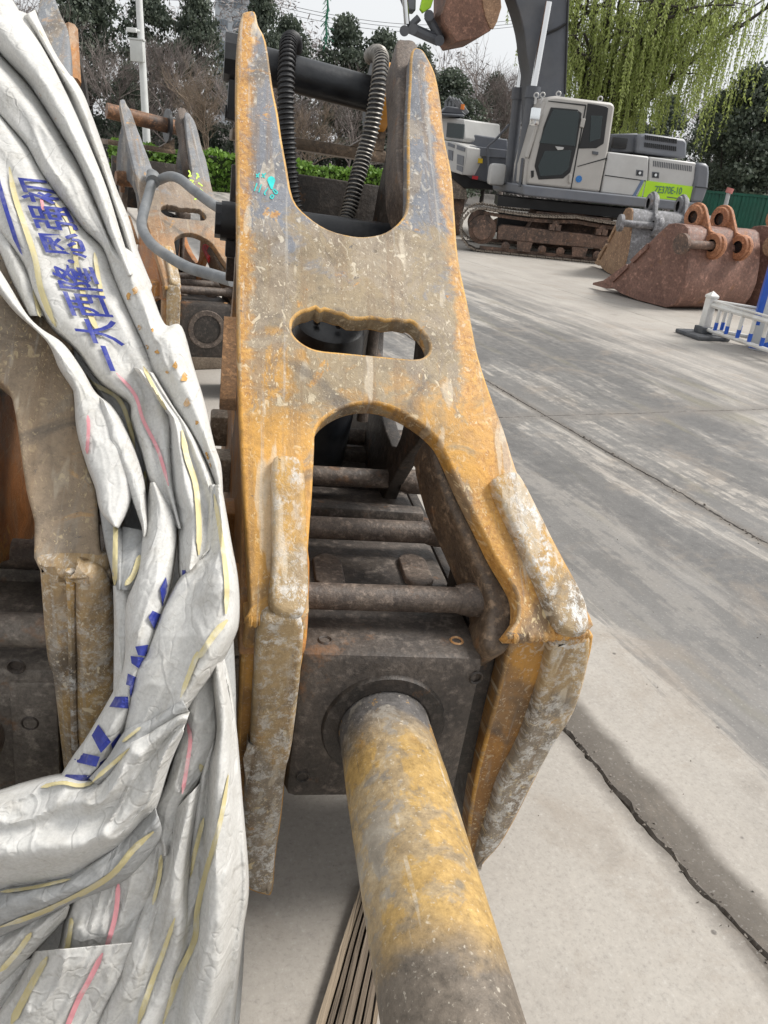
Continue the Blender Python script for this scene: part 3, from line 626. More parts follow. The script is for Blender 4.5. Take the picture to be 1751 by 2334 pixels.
for sdef in ([(430, 388), (434, 396), (430, 402), (437, 400)], [(433, 410), (441, 412), (436, 418), (444, 420)], [(436, 428), (446, 430), (440, 438)], [(440, 442), (452, 450), (443, 454)], [(448, 394), (454, 404)], [(452, 396), (448, 408)], [(452, 416), (462, 424)], [(456, 430), (466, 440)], [(462, 436), (476, 452)]):
    k = stroke(sdef, 3.2, hammerC, M_lime, LC); mb.add(k.v, k.f)
mb.build('lime_writing', M_lime, hammerC, smooth=0)
mb = MB(); mb.tube([LC.I @ pt(470, 565, 5.2), LC.I @ pt(483, 592, 5.1)], .03, 12); mb.build('red_hose_wrap', simple('red_plastic_wrap', (.5, .03, .03), .5, .4, 40), hammerC)

# ------------------------------------------------------------------ second breaker at the left, mostly under the tarpaulin
LB = Loc(R(14), R(-3), pt(180, 1290, 1.30))
hammerB = empty('hydraulic_breaker', matrix=LB.M)
tag(hammerB, 'dusty brown breaker at the left edge, half covered by the white tarpaulin', 'breaker', 'hydraulic breakers')
M_paintB = paint_mat('dusty_brown_paint', (.19, .20, .215), (.26, .21, .16), (.30, .225, .15), .35, .95, scratch=.45, dust=.8, rust=.35)
M_barB = paint_mat('ochre_worn_arm', (.34, .26, .18), (.38, .26, .13), (.40, .26, .10), -.5, .3, scratch=.9, dust=.5, flake=.5)
rightF = [LB.face(x, y) for x, y in ((254, 1318), (232, 1262), (226, 1230), (223, 1188), (219, 1111), (200, 1053), (172, 896), (166, 700), (163, 500), (162, 300), (161, 127), (154, 62), (140, 32), (128, 0), (118, -22), (100, -24), (88, 5), (80, 60), (72, 150), (66, 280), (60, 380), (40, 450))]
archF = [LB.face(x, y) for x, y in ((92, 1300), (77, 1188), (58, 1111), (42, 996), (31, 927), (20, 890), (0, 868))]
um = archF[0][0] - .19
outB = rightF + [(um, rightF[-1][1] - .05)] + [(2 * um - u, v) for u, v in rightF[::-1]] + [(2 * um - u, v) for u, v in archF] + [(um, archF[-1][1] + .05)] + archF[::-1]
me = plate_mesh('face_plate', [tuple(p) for p in catmull(outB, 3, True)], [], .045, .008, Vector(), EX, A2, AN); edge_slot(me, AN, M_paintB, M_paintB)
mesh_obj('face_plate', me, None, hammerB)
armB = [LB.arm(x, y) for x, y in ((92, 1275), (88, 1300), (92, 1361), (104, 1500), (118, 1548), (135, 1695), (150, 1790), (190, 1840), (240, 1800), (262, 1640), (274, 1548), (272, 1500), (266, 1380), (254, 1322), (240, 1280))]
for a in (armB, [(2 * um - u, v) for u, v in armB[::-1]]):
    mesh_obj('lower_arm', plate_mesh('lower_arm', [tuple(p) for p in catmull(a, 4, True)], [], .075, .034, BN * .02 , EX, B2, BN, 60), M_barB, hammerB)
bar = [LB.arm(x, y, .03) for x, y in ((170, 1300), (190, 1292), (225, 1300), (246, 1325), (258, 1390), (264, 1500), (262, 1640), (215, 1760), (180, 1720), (172, 1500))]
mesh_obj('wear_bar', plate_mesh('wear_bar', [tuple(p) for p in catmull(bar, 4, True)], [], .05, .024, BN * .045, EX, B2, BN, 60), M_barB, hammerB)
mb = MB(); mb.tube([LB.hit(x, y, BN * .03, BN) for x, y in ((160, 1300), (163, 1400), (165, 1500), (168, 1600), (172, 1720))], [.008, .006, .007, .006, .007], 8); mb.build('weld_seam', M_bar, hammerB)
for u in (rightF[7][0] - .15, 2 * um - rightF[7][0] + .15):
    vearB = rightF[13][1]; ea_, eh_ = vearB * math.cos(SLOPE), vearB * math.sin(SLOPE)
    SB = [(.06, .0), (ea_ * .90, eh_ * .90 - .03), (ea_ * .96, eh_ * .91 - .03), (ea_ + .12, eh_ * .80), (ea_ + .24, eh_ - .45), (ea_ + .10, eh_ - .66), (ea_ + .30, .05), (ea_ + .25, -.52), (.75, -.54), (.55, -.30), (.30, -.16), (.12, -.10)]
    mesh_obj('side_plate', plate_mesh('side_plate', [tuple(p) for p in catmull(SB, 3, True)], [], .04, .005, Vector((u + .02, 0, 0)), EY, EZ, EX), M_sideC, hammerB)
tb = LB.at(137, 1650, 1.47); cB = tb - cx * .185; MBb = Matrix((cx, cdir, cz)).transposed().to_4x4(); MBb.translation = cB
M_bodyB = grime_mat('dusty_housing', (.06, .052, .045), (.17, .145, .12))
mb = MB(); mb.box((-.185, 0, -.20), (.185, 1.45, .125), MBb, bev=.016); mb.build('housing', M_bodyB, hammerB)
mb = MB(); mb.box((.10, -.008, -.195), (.183, .10, .1), MBb, bev=.004); mb.build('end_cover', M_bodyB, hammerB)
for px, py in ((36, 1520), (68, 1649)):
    p = LB.hit(px, py, cB - cdir * .0085, cdir); mb = MB(); mb.lathe([(.0, .006), (.011, .006), (.012, .001), (.014, -.002), (.017, .001)], p, cdir, 18); mb.build('bolt_hole', M_inner, hammerB)
for py in (1436, 1262, 1140, 1040):
    d = LB.I.to_3x3() @ ray(60, py); op = cB + cz * .19; p = LB.cam + d * ((op - LB.cam).dot(cz) / d.dot(cz)); mb = MB()
    mb.cyl(p - cx * .45, p + cx * .14, .032, n=24); mb.build('cross_bolt', M_rod if py < 1400 else M_bodyB, hammerB)
for py in (1330, 1190, 1080):
    d = LB.I.to_3x3() @ ray(60, py); op = cB + cz * .12; p = LB.cam + d * ((op - LB.cam).dot(cz) / d.dot(cz)); a = (p - cB).dot(cdir); mb = MB()
    mb.box((-.18, a, .10), (.18, a + .08, .155), MBb, bev=.01); mb.build('housing_rib', M_bodyB, hammerB)
mb = MB(); mb.lathe([(.0, .0), (.085, .0), (.085, -.55), (.03, -.7), (.0, -.7)], cB + cdir * .02 - cz * .03, cdir, 40); mb.build('chisel', M_rod, hammerB)
# rusty flange beside the covered ear
mb = MB(); q0, q1 = LB.at(160, 66, 2.30), LB.at(167, 190, 2.22); mb.tube([q0, q1], .022, 8); mb.build('rusty_flange', M_rust, hammerB)
mb = MB(); mb.prism([LB.at(x, y, 2.35) for x, y in ((168, 95), (174, 100), (195, 200), (200, 240), (178, 200))], EY * 0, EY * .05); mb.build('ear_gusset', M_inner, hammerB)

# ------------------------------------------------------------------ timber sleepers under the breakers, split plank under the chisel
def wood_mat(name, a, b):
    t = NT(name); v = t.obj(); n1 = t.noise(t.map(v, (1, .03, 1)), 55, 6, .7, .4); n2 = t.noise(v, 4, 5, .6); n3 = t.noise(t.map(v, (1, .02, 1)), 160, 3, .6)
    c = t.ramp(n1, [(.3, a), (.7, b)]); c = t.mix(t.ramp(n2, [(.4, 0.0), (.7, .5)]), c, tuple(k * .6 for k in a)); c = t.mix(t.ramp(n3, [(.32, .9), (.4, 0.0)]), c, (.03, .025, .02))
    return t.fin(c, .85, t.bump(t.math('ADD', n1, n3), .8, .004))
M_wood = wood_mat('weathered_wood', (.12, .09, .065), (.30, .24, .18)); M_woodL = wood_mat('pale_wood', (.26, .20, .14), (.42, .34, .25))
for (nm, Lx, lab) in (('A', LA, 'stacked dark timber sleeper under the housing of the yellow breaker'), ('B', LB, 'stacked dark timber sleeper under the covered breaker'), ('C', LC, 'stacked dark timber sleeper under the breaker behind the tarpaulin')):
    e2w = Lx.M.to_3x3() @ EY; e1w = Lx.M.to_3x3() @ EX; c0 = Lx.M @ Vector((um if nm == 'B' else UM, .95, 0)); top = (Lx.M @ Vector((0, .95, -.54))).z
    yaw = math.atan2(e1w.y, e1w.x); n_ = 2
    for k in range(n_):
        mb = MB(); hh = top / n_; mb.box((-.55, -.11, 0), (.55, .11, hh - .004), bev=.01)
        o = mb.build('timber_sleeper', M_wood); o.location = (c0.x, c0.y, k * hh); o.rotation_euler = (0, 0, yaw)
        tag(o, lab + (', lower one' if k == 0 else ', upper one'), 'timber', 'timber sleepers under breakers')
plank = empty('split_plank', gp(770, 2250)); tag(plank, 'split grey weathered plank lying on the concrete under the chisel', 'plank')
pa_, pb_ = gp(858, 2090, .04), gp(792, 2390, .04); dv = (pb_ - pa_); ln = dv.length; ang = math.atan2(dv.y, dv.x) - math.pi / 2
plank.location = (pa_.x, pa_.y, 0); plank.rotation_euler = (0, 0, ang)
xs = -.05
for k, (wd, hh, sh, m_) in enumerate(((.010, .034, .10, M_woodL), (.017, .042, .04, M_wood), (.014, .039, .0, M_wood), (.019, .044, .03, M_wood), (.015, .040, .05, M_wood), (.013, .036, .0, M_wood), (.022, .030, .06, M_woodL))):
    mb = MB(); y0 = -.12 + sh * .4; y1 = ln + .25; rows = []
    for j in range(15):
        yy = y0 + (y1 - y0) * j / 14; wob = .003 * mnoise.noise(Vector((yy * 6, k * 3.1, 0)))
        fan = .72 + .2 * (yy / ln)
        a0, a1 = xs * fan + wob, (xs + wd) * fan + wob * .6
        rows.append([(a0, yy, .002), (a0 + .001, yy, hh + wob), (a1 - .001, yy, hh - .002 + wob), (a1, yy, .002), (a0, yy, .002)])
    mb.grid(rows); mb.add([rows[0][i] for i in range(4)], [(0, 1, 2, 3)]); mb.add([rows[-1][i] for i in range(4)], [(0, 1, 2, 3)])
    mb.build('splinter', m_, plank); xs += wd + .0035
# ------------------------------------------------------------------ woven tarpaulin thrown over the left breaker
def tarp_mat(name, base, gloss=.78):
    t = NT(name); v = t.obj()
    uv = t.tc.outputs['UV']
    n1 = t.noise(v, 3.0, 6, .6); n2 = t.noise(v, 16, 7, .68, .5); n3 = t.noise(v, 55, 5, .65)
    c = t.ramp(n1, [(.3, tuple(k * .88 for k in base)), (.7, base)])
    def crease(scale, rot, wdt, stretch=.45):
        nn = t.noise(t.map(v, (1, stretch, 1), rot), scale, 2.5, .5, .25); return t.ramp(t.math('ABSOLUTE', t.math('SUBTRACT', nn, .5)), [(0, 1.0), (wdt, 0.0)])
    k1_, k2_, k3_ = crease(9, (.5, .3, .4), .022), crease(14, (.2, 1.0, -.5), .022), crease(27, (1.1, .2, .9), .03, .7)
    msk = t.ramp(n2, [(.42, 0.0), (.58, 1.0)])
    crk = t.math('MULTIPLY', t.math('MAXIMUM', k3_, k2_), msk)
    c = t.mix(t.math('MULTIPLY', crk, .12), c, (.30, .25, .18))                     # dirt caught in creases
    c = t.mix(t.ramp(n2, [(.52, 0.0), (.78, .38)]), c, (.44, .40, .32))
    c = t.mix(t.ramp(n1, [(.52, 0.0), (.72, .30)]), c, (.46, .43, .37))
    c = t.mix(t.ramp(t.noise(v, 7.5, 8, .7, .3), [(.675, 0.0), (.73, .7)]), c, t.ramp(n3, [(.3, (.38, .20, .05)), (.7, (.60, .42, .18))]))
    wv = t.n('TexChecker'); t.put(wv.inputs['Vector'], uv); wv.inputs['Scale'].default_value = 420
    c = t.mix(1.0, c, t.ramp(t.noise(v, 210, 2, .6), [(.3, .90), (.7, 1.06)]), 'MULTIPLY')
    b = t.bump(wv.outputs[1], .15, .0008); b = t.bump(n3, .2, .0015, b); b = t.bump(n2, .10, .006, b); b = t.bump(k1_, .4, .003, b); b = t.bump(t.math('MULTIPLY', k2_, -1.0), .35, .0025, b); b = t.bump(t.math('MULTIPLY', k3_, msk), .25, .0012, b)
    t.fin(c, t.ramp(n2, [(.3, gloss - .08), (.7, gloss + .15)]), b, Specular_IOR_Level=.10)
    tr = t.n('BsdfTranslucent'); t.put(tr.inputs[0], c); t.put(tr.inputs[1], b); ms = t.n('MixShader'); ms.inputs[0].default_value = .32      # thin woven plastic lets light through
    t.t.links.new(t.b.outputs[0], ms.inputs[1]); t.t.links.new(tr.outputs[0], ms.inputs[2]); t.t.links.new(ms.outputs[0], t.out.inputs[0]); return t.m
M_tarp = tarp_mat('white_woven_tarp', (.84, .83, .80)); M_tarpg = tarp_mat('grey_and_shaded_woven_tarp', (.57, .575, .57))
def ink(name, c, keep=.5):
    t = NT(name); v = t.obj(); n = t.noise(v, 30, 7, .7); n2 = t.noise(v, 240, 2)
    return t.fin(t.mix(t.ramp(n, [(.5, 0.0), (.72, keep)]), c, (.66, .65, .62)), .5, t.bump(n, .4, .004))
M_yel = ink('faded_yellow_stripe', (.60, .52, .28), .7); M_pink = ink('pink_thread', (.70, .30, .33), .7); M_blue = ink('blue_print', (.022, .035, .25), .22)
ZB = [(-120, 2.24), (0, 2.16), (250, 1.96), (500, 1.76), (750, 1.57), (1000, 1.41), (1290, 1.235), (1450, 1.20), (1800, 1.19), (2100, 1.20), (2450, 1.22)]
PLB = LB.M @ Vector(); NLB = LB.M.to_3x3() @ AN
def zb(y, x=200):
    low = float(np.interp(y, [a for a, b in ZB], [b for a, b in ZB]))
    if y > 1330: return low
    zp = (onplane(min(x, 330), y, PLB, NLB) - CAM).dot(FW) - .03; f = min(1, max(0, (1330 - y) / 160)); return low * (1 - f) + zp * f
tarp = empty('tarpaulin', gp(250, 2300))
tag(tarp, 'crumpled white woven tarpaulin with yellow stripes and blue print draped over the left breaker', 'tarpaulin')
TI = Matrix.Translation(-tarp.location)
STR = {}
def strip(name, Lp, Rp, dz, bulge, mat=None, waves=(), wr=.006, tuck=.05, ns=170, nt=60, seed=0, sharp=.75, skew=.5):
    Lr, Rr = resample(Lp, ns), resample(Rp, ns); rows = []; px = []; uvs = []
    Wpx = float(np.mean(np.linalg.norm(Rr - Lr, axis=1))); Lpx = float(np.sum(np.linalg.norm(np.diff((Lr + Rr) / 2, axis=0), axis=1)))
    for i in range(ns):
        s = i / (ns - 1); row = []
        wdt = np.linalg.norm(Rr[i] - Lr[i]) * .0008
        for k in range(nt):
            t_ = k / (nt - 1); ov = -.06 + 1.12 * t_
            p = Lr[i] + (Rr[i] - Lr[i]) * ov
            tt = t_ ** (math.log(.5) / math.log(skew))
            z = zb(p[1], p[0]) + dz - bulge * max(0, math.sin(math.pi * tt)) ** sharp
            e = max(0, abs(t_ - .5) * 2 - .86) / .14; z += tuck * e * e
            for (fr, am, ph) in waves:
                wv = math.sin(2 * math.pi * (fr * t_ + ph + .35 * mnoise.noise(Vector((s * 2.2, ph * 7, seed)))))
                z -= am * (1 - abs(wv) ** .8 * 2 if am < 0 else wv) * (1 - e) if am > 0 else am * abs(wv) * (1 - e)
            q = Vector((t_ * Wpx * .022, s * Lpx * .0062 + t_ * .8, seed * 1.7))
            rg = 1 - abs(mnoise.noise(q)) * 2; rg2 = 1 - abs(mnoise.noise(q * 2.7 + Vector((3, 1, 7)))) * 2
            z -= wr * (rg * rg * rg * 1.0 + .18 * rg2 * abs(rg2)) * (1 - e)
            for ca, cb, am in ((.026, .006, .0022), (-.018, .009, .0016)):
                rd = 1 - abs(mnoise.noise(Vector((t_ * Wpx * ca + s * Lpx * cb * .6, s * Lpx * cb - t_ * Wpx * ca * .3, seed * 2.3 + am * 900)))); z -= am * min(1.2, wr / .0065) * rd ** 6 * (1 - e)
            px.append((p[0], p[1], z)); row.append(TI @ pt(p[0], p[1], z)); uvs.append((t_ * wdt * 3, s * .8))
        rows.append(row)
    mb = MB(); mb.grid(rows); me = mb.mesh('fold', 75)
    uvl = me.uv_layers.new(name='UVMap'); vi = np.zeros(len(me.loops), dtype=np.int32); me.loops.foreach_get('vertex_index', vi); U = np.array(uvs, dtype=np.float32)
    uvl.data.foreach_set('uv', U[vi].ravel())
    STR[name] = np.array(px); o = mesh_obj('tarp_fold', me, mat or M_tarp, tarp)
    sol = o.modifiers.new('thickness', 'SOLIDIFY'); sol.thickness = .0015; sol.offset = 1
    return o
def zat(name, x, y):
    A = STR[name]; d2 = (A[:, 0] - x) ** 2 + (A[:, 1] - y) ** 2; k = np.argpartition(d2, 4)[:4]; wgt = 1 / (d2[k] + .5); return float((A[k, 2] * wgt).sum() / wgt.sum())
def ribbon(name, poly, w0, mat, w1=None, nm='printed_stripe', lift=.0065):
    P = resample(poly, max(24, int(len(poly) * 14))); rows = []; m = len(P); w1 = w0 if w1 is None else w1
    for i in range(m):
        d = P[min(i + 1, m - 1)] - P[max(i - 1, 0)]; d = d / np.linalg.norm(d); nn = np.array([-d[1], d[0]]); ww = (w0 + (w1 - w0) * i / (m - 1)) * min(1, .25 + 7 * i / (m - 1), .25 + 7 * (1 - i / (m - 1))) * (1 + .12 * mnoise.noise(Vector((i * .4, w0, 0))))
        rows.append([TI @ pt(*(P[i] + nn * ww * q), zat(name, *(P[i] + nn * ww * q)) - lift) for q in (-.5, -.17, .17, .5)])
    mb = MB(); mb.grid(rows); return mb.build(nm, mat, tarp, smooth=75)
def blot(name, poly, mat, nm='blue_print_mark', lift=.007, sub=3, rnd_=False):
    bm = bmesh.new(); vs = [bm.verts.new((x, y, 0)) for x, y in (catmull(poly, 2, True) if rnd_ else poly)]; bm.faces.new(vs); bmesh.ops.triangulate(bm, faces=bm.faces[:]); bmesh.ops.subdivide_edges(bm, edges=bm.edges[:], cuts=sub, use_grid_fill=True)
    for v in bm.verts: v.co = TI @ pt(v.co.x, v.co.y, zat(name, v.co.x, v.co.y) - lift)
    me = bpy.data.meshes.new(nm); bm.to_mesh(me); bm.free(); return mesh_obj(nm, me, mat, tarp)

c6 = lambda x, y: (x / 3.16, y / 3.16); c7 = lambda x, y: (x / 2.602, 650 + y / 2.602); c8 = lambda x, y: (x / 2.369, 1400 + y / 2.369); cr1 = lambda x, y: (x / 4.253, 380 + y / 4.253)
strip('back', [(110, 760), (222, 1100), (266, 1330), (282, 1560), (160, 1790), (0, 1900), (-60, 2100), (-60, 2420)], [(330, 850), (400, 1050), (470, 1200), (490, 1480), (515, 1700), (525, 2000), (520, 2200), (505, 2420)], .12, .02, M_tarpg, [(2.3, .012, .1)], seed=1)
strip('V', [(92, 750), (142, 785), (184, 842), (250, 927), (277, 969), (300, 1034), (290, 1150), (262, 1340)], [(132, 745), (185, 792), (238, 860), (300, 912), (310, 957), (332, 1034), (334, 1217), (295, 1345)], .05, .01, M_tarpg, seed=2)  # valley sheet takes the grey tarp: its shade is put into the colour
strip('W', [(218, 1105), (228, 1161), (243, 1250), (266, 1345)], [(250, 1140), (266, 1180), (286, 1235), (280, 1345)], .02, .025, M_tarpg, seed=3, ns=60)
strip('Y', [(280, 1200), (279, 1260), (272, 1345)], [(334, 1212), (322, 1290), (298, 1345)], .01, .02, M_tarpg, seed=4, ns=60)
strip('Z', [(262, 1335), (264, 1430), (262, 1600)], [(306, 1330), (300, 1400), (296, 1560)], .03, .02, M_tarp, seed=5, ns=60)
strip('A', [(45, 44), (92, 108), (150, 215), (200, 330), (240, 430), (270, 530), (300, 620), (330, 700)], [(78, 22), (96, 58), (132, 130), (182, 205), (207, 265), (237, 348), (264, 432), (292, 502), (312, 572), (345, 655)], .05, .05, None, [(1.3, .012, .35)], seed=6)
strip('B', [(-70, 30), (0, 115), (60, 180), (90, 222), (140, 302), (180, 372), (215, 452), (250, 542), (290, 630)], [(20, 30), (60, 62), (100, 120), (152, 220), (203, 335), (243, 435), (274, 535), (304, 625)], .0, .085, None, [(.8, .008, .1)], seed=7, skew=.55)
strip('B0', [(-90, -30), (-60, 10), (-20, 60)], [(10, -20), (36, 20), (60, 64)], -.02, .05, None, seed=8, ns=40)
strip('C', [(-60, 190), (0, 258), (60, 328), (100, 398), (152, 468), (190, 518), (235, 563), (257, 620), (270, 652), (297, 715), (332, 792), (352, 850), (394, 921), (436, 984), (470, 1050), (494, 1108), (500, 1150)], [(-60, 60), (0, 130), (58, 192), (92, 236), (140, 312), (182, 384), (218, 462), (256, 548), (305, 580), (335, 650), (372, 742), (408, 748), (436, 836), (463, 921), (485, 1011), (502, 1066), (507, 1152)], .01, .07, None, [(1.6, .006, .2)], seed=9, skew=.45)
strip('D', [(-70, 330), (-35, 430), (0, 519), (35, 566), (61, 606), (78, 657), (103, 709), (132, 749), (181, 796), (231, 865), (296, 915), (304, 957), (327, 1034), (346, 1100), (384, 1157), (407, 1205)], [(-60, 200), (0, 266), (60, 338), (100, 406), (152, 476), (190, 526), (235, 572), (257, 628), (268, 655), (295, 718), (330, 796), (352, 852), (386, 950), (391, 1040), (396, 1120), (412, 1205)], -.005, .035, None, [(1.5, .008, .1)], wr=.003, seed=10)
strip('D2', [(300, 836), (370, 930), (385, 960), (388, 1040), (395, 1120), (408, 1190), (411, 1300), (420, 1316)], [(350, 850), (392, 921), (433, 982), (467, 1047), (492, 1107), (508, 1172), (490, 1240), (470, 1258)], -.02, .05, None, [(1.9, .012, .6)], seed=11)
strip('E', [(-40, 620), (0, 665), (38, 711), (108, 777), (138, 838), (165, 880), (172, 900), (181, 977), (204, 1057), (223, 1111), (234, 1165), (262, 1200)], [(-40, 560), (12, 640), (58, 715), (92, 750), (142, 785), (184, 842), (215, 896), (250, 927), (277, 969), (300, 1034), (300, 1110), (290, 1160), (268, 1204)], -.02, .045, None, [(.9, .010, .2)], seed=12)
strip('E3', [(225, 905), (232, 960), (255, 1030), (290, 1110), (320, 1190), (326, 1222)], [(252, 925), (280, 969), (309, 1034), (329, 1103), (336, 1188), (332, 1222)], -.03, .03, None, seed=13, ns=70)
strip('E0', [(-40, 500), (0, 570), (30, 640), (70, 720)], [(-20, 440), (20, 530), (62, 610), (100, 720)], .02, .03, None, seed=14, ns=60)
strip('F', [(344, 1100), (329, 1219), (319, 1303), (292, 1380), (288, 1500), (268, 1565), (209, 1672), (171, 1727), (136, 1782)], [(352, 1100), (392, 1165), (400, 1210), (390, 1303), (374, 1380), (345, 1476), (318, 1541), (296, 1640), (254, 1726), (212, 1782)], -.005, .055, None, [(1.1, .006, .2)], seed=15)
strip('X', [(478, 1490), (488, 1560), (498, 1650), (515, 1780)], [(526, 1425), (533, 1560), (535, 1653), (546, 1815)], .07, .03, M_tarpg, seed=16, ns=60)
strip('P', [(420, 1590), (408, 1690), (383, 1780), (348, 1862), (370, 1948)], [(484, 1520), (488, 1600), (489, 1680), (458, 1764), (423, 1834), (381, 1952)], .0, .03, None, seed=17)
strip('Q', [(478, 1550), (484, 1680), (462, 1760), (446, 1850), (436, 1950), (425, 2050), (396, 2200), (352, 2400)], [(502, 1475), (521, 1560), (533, 1653), (545, 1822), (558, 2012), (546, 2117), (537, 2202), (516, 2400)], .02, .06, None, [(1.7, .016, .3), (3.1, .005, .1)], seed=18)
strip('T', [(358, 1895), (353, 1980), (328, 2070), (292, 2160), (256, 2240), (195, 2400)], [(460, 1780), (444, 1900), (432, 2020), (424, 2120), (399, 2230), (358, 2400)], .01, .05, None, [(1.4, .016, .15)], seed=19)
strip('S1', [(172, 2045), (160, 2090), (150, 2140), (140, 2180)], [(366, 1905), (354, 1990), (329, 2080), (298, 2168)], -.005, .03, None, [(.8, .012, .3)], seed=20)
strip('S2', [(88, 2168), (50, 2240), (10, 2300), (-50, 2400)], [(302, 2148), (279, 2215), (244, 2280), (188, 2400)], -.02, .04, None, [(1.1, .010, .0)], seed=21)
strip('S0', [(-80, 2230), (-80, 2300), (-80, 2400)], [(110, 2172), (60, 2250), (-30, 2400)], .02, .03, None, seed=22, ns=50)
strip('K', [(-60, 2140), (0, 2118), (84, 2084), (165, 2040)], [(-60, 2270), (0, 2240), (72, 2172), (150, 2090)], -.01, .03, None, seed=23)
strip('G', [(478, 1105), (466, 1250), (421, 1311), (382, 1380), (336, 1492), (315, 1522), (296, 1611), (284, 1674)], [(502, 1105), (521, 1226), (534, 1322), (534, 1411), (521, 1457), (483, 1529), (434, 1598), (412, 1634)], -.03, .06, None, [(1.2, .014, .1)], seed=24, skew=.6)
strip('I', [(-80, 1835), (0, 1815), (59, 1797), (143, 1778), (211, 1780), (252, 1738), (287, 1672), (350, 1645), (407, 1622), (432, 1626)], [(-80, 2040), (0, 2027), (80, 2017), (160, 2001), (225, 1957), (276, 1921), (322, 1872), (350, 1843), (385, 1740), (412, 1680)], -.035, .07, None, [(1.4, .012, .2), (2.6, .006, .5)], wr=.010, seed=25)
strip('J', [(-80, 2036), (0, 2020), (80, 2010), (160, 1994), (225, 1950), (276, 1914), (330, 1856), (354, 1836)], [(-80, 2165), (0, 2132), (84, 2094), (171, 2052), (272, 2010), (322, 1967), (361, 1915), (367, 1888)], -.03, .045, M_tarpg, seed=26)
strip('H', [(414, 1590), (345, 1640), (292, 1664), (248, 1728), (205, 1776)], [(430, 1620), (402, 1640), (334, 1688), (282, 1742), (225, 1790)], -.065, .03, M_tarpg, seed=27, ns=80)
strip('B3', [(8, 55), (40, 90), (70, 140)], [(40, 26), (70, 44), (96, 100)], .03, .03, None, seed=28, ns=40)
# woven-in stripes
Yl = [('A', [(88, 60), (110, 95), (150, 170)], 9, 6), ('A', [(165, 290), (190, 360), (215, 450), (240, 540)], 8, 8), ('B', [(2, 128), (60, 192), (92, 232), (130, 300), (165, 370), (200, 450)], 9, 9),
      ('D', [cr1(90, 0), cr1(150, 300), cr1(330, 850), cr1(400, 1200), cr1(540, 1560)], 12, 14), ('D', [cr1(520, 330), cr1(700, 600), cr1(750, 1000), cr1(860, 1400), cr1(985, 1650)], 10, 12), ('D', [cr1(915, 830), cr1(960, 1100), cr1(1030, 1440)], 9, 10),
      ('D2', [c7(850, 480), c7(930, 640), c7(985, 740)], 8, 8), ('D2', [c7(1080, 860), c7(1110, 1020), c7(1160, 1180), c7(1180, 1400), c7(1180, 1600)], 13, 12), ('G', [c7(1270, 1240), c7(1310, 1480), c7(1345, 1760), c7(1340, 1950)], 9, 12),
      ('G', [c7(1350, 1985), c7(1280, 2060), c7(1190, 2190), c8(1060, 230), c8(975, 450)], 16, 10), ('V', [c7(440, 430), c7(530, 570), c7(690, 660), c7(760, 800), c7(800, 980)], 10, 10), ('W', [c7(690, 1330), c7(685, 1500), c7(680, 1780)], 11, 12),
      ('Y', [c7(830, 1600), c7(790, 1720), c7(740, 1780)], 12, 12), ('H', [c8(760, 610), c8(660, 690)], 7, 7), ('H', [c8(960, 560), c8(720, 720), c8(560, 850), c8(500, 905)], 8, 10), ('I', [c8(220, 935), c8(330, 910), c8(430, 925), c8(510, 905)], 9, 9),
      ('J', [c8(0, 1500), c8(180, 1475), c8(380, 1430)], 8, 7), ('J', [c8(0, 1690), c8(200, 1620), c8(400, 1530), c8(600, 1410), c8(720, 1270), c8(830, 1175)], 11, 15), ('K', [c8(0, 1930), c8(90, 1830), c8(170, 1720)], 13, 12),
      ('S1', [c8(385, 1640), c8(370, 1740), c8(360, 1820)], 13, 15), ('S2', [c8(255, 1850), c8(170, 2000), c8(60, 2212)], 14, 18), ('T', [c8(870, 1300), c8(860, 1420), c8(825, 1570)], 10, 8), ('T', [c8(945, 1640), c8(880, 1830), c8(820, 1990), c8(745, 2212)], 9, 14),
      ('Q', [c8(1100, 1100), c8(1050, 1300), c8(1020, 1430)], 10, 10), ('Q', [c8(1235, 860), c8(1190, 1120), c8(1110, 1400), c8(1065, 1600), c8(1050, 1760), c8(960, 1960), c8(880, 2212)], 9, 16), ('P', [c8(1080, 810), c8(1105, 880), c8(1100, 950)], 12, 10), ('X', [c8(1200, 450), c8(1185, 600)], 8, 8),
      ('V', [c7(860, 1100), c7(860, 1230)], 8, 8), ('E0', [c7(200, 20), c7(240, 190)], 9, 10)]
for nm, pl, a, b in Yl: ribbon(nm, pl, a, M_yel, b)
for nm, pl, a in (('D', [c7(690, 520), c7(800, 650), c7(850, 800), c7(930, 960), c7(970, 1080), c7(1000, 1190)], 8), ('E', [c7(520, 770), c7(525, 850), c7(515, 1000)], 8), ('P', [c8(1012, 590), c8(1028, 680), c8(1010, 820), c8(985, 970)], 9), ('S1', [c8(640, 1450), c8(628, 1600), c8(600, 1720), c8(570, 1810)], 11), ('S2', [c8(555, 1830), c8(480, 1980), c8(420, 2090), c8(350, 2260)], 12), ('D', [cr1(400, 300), cr1(420, 420)], 7)):
    ribbon(nm, pl, a, M_pink, nm='pink_stripe')
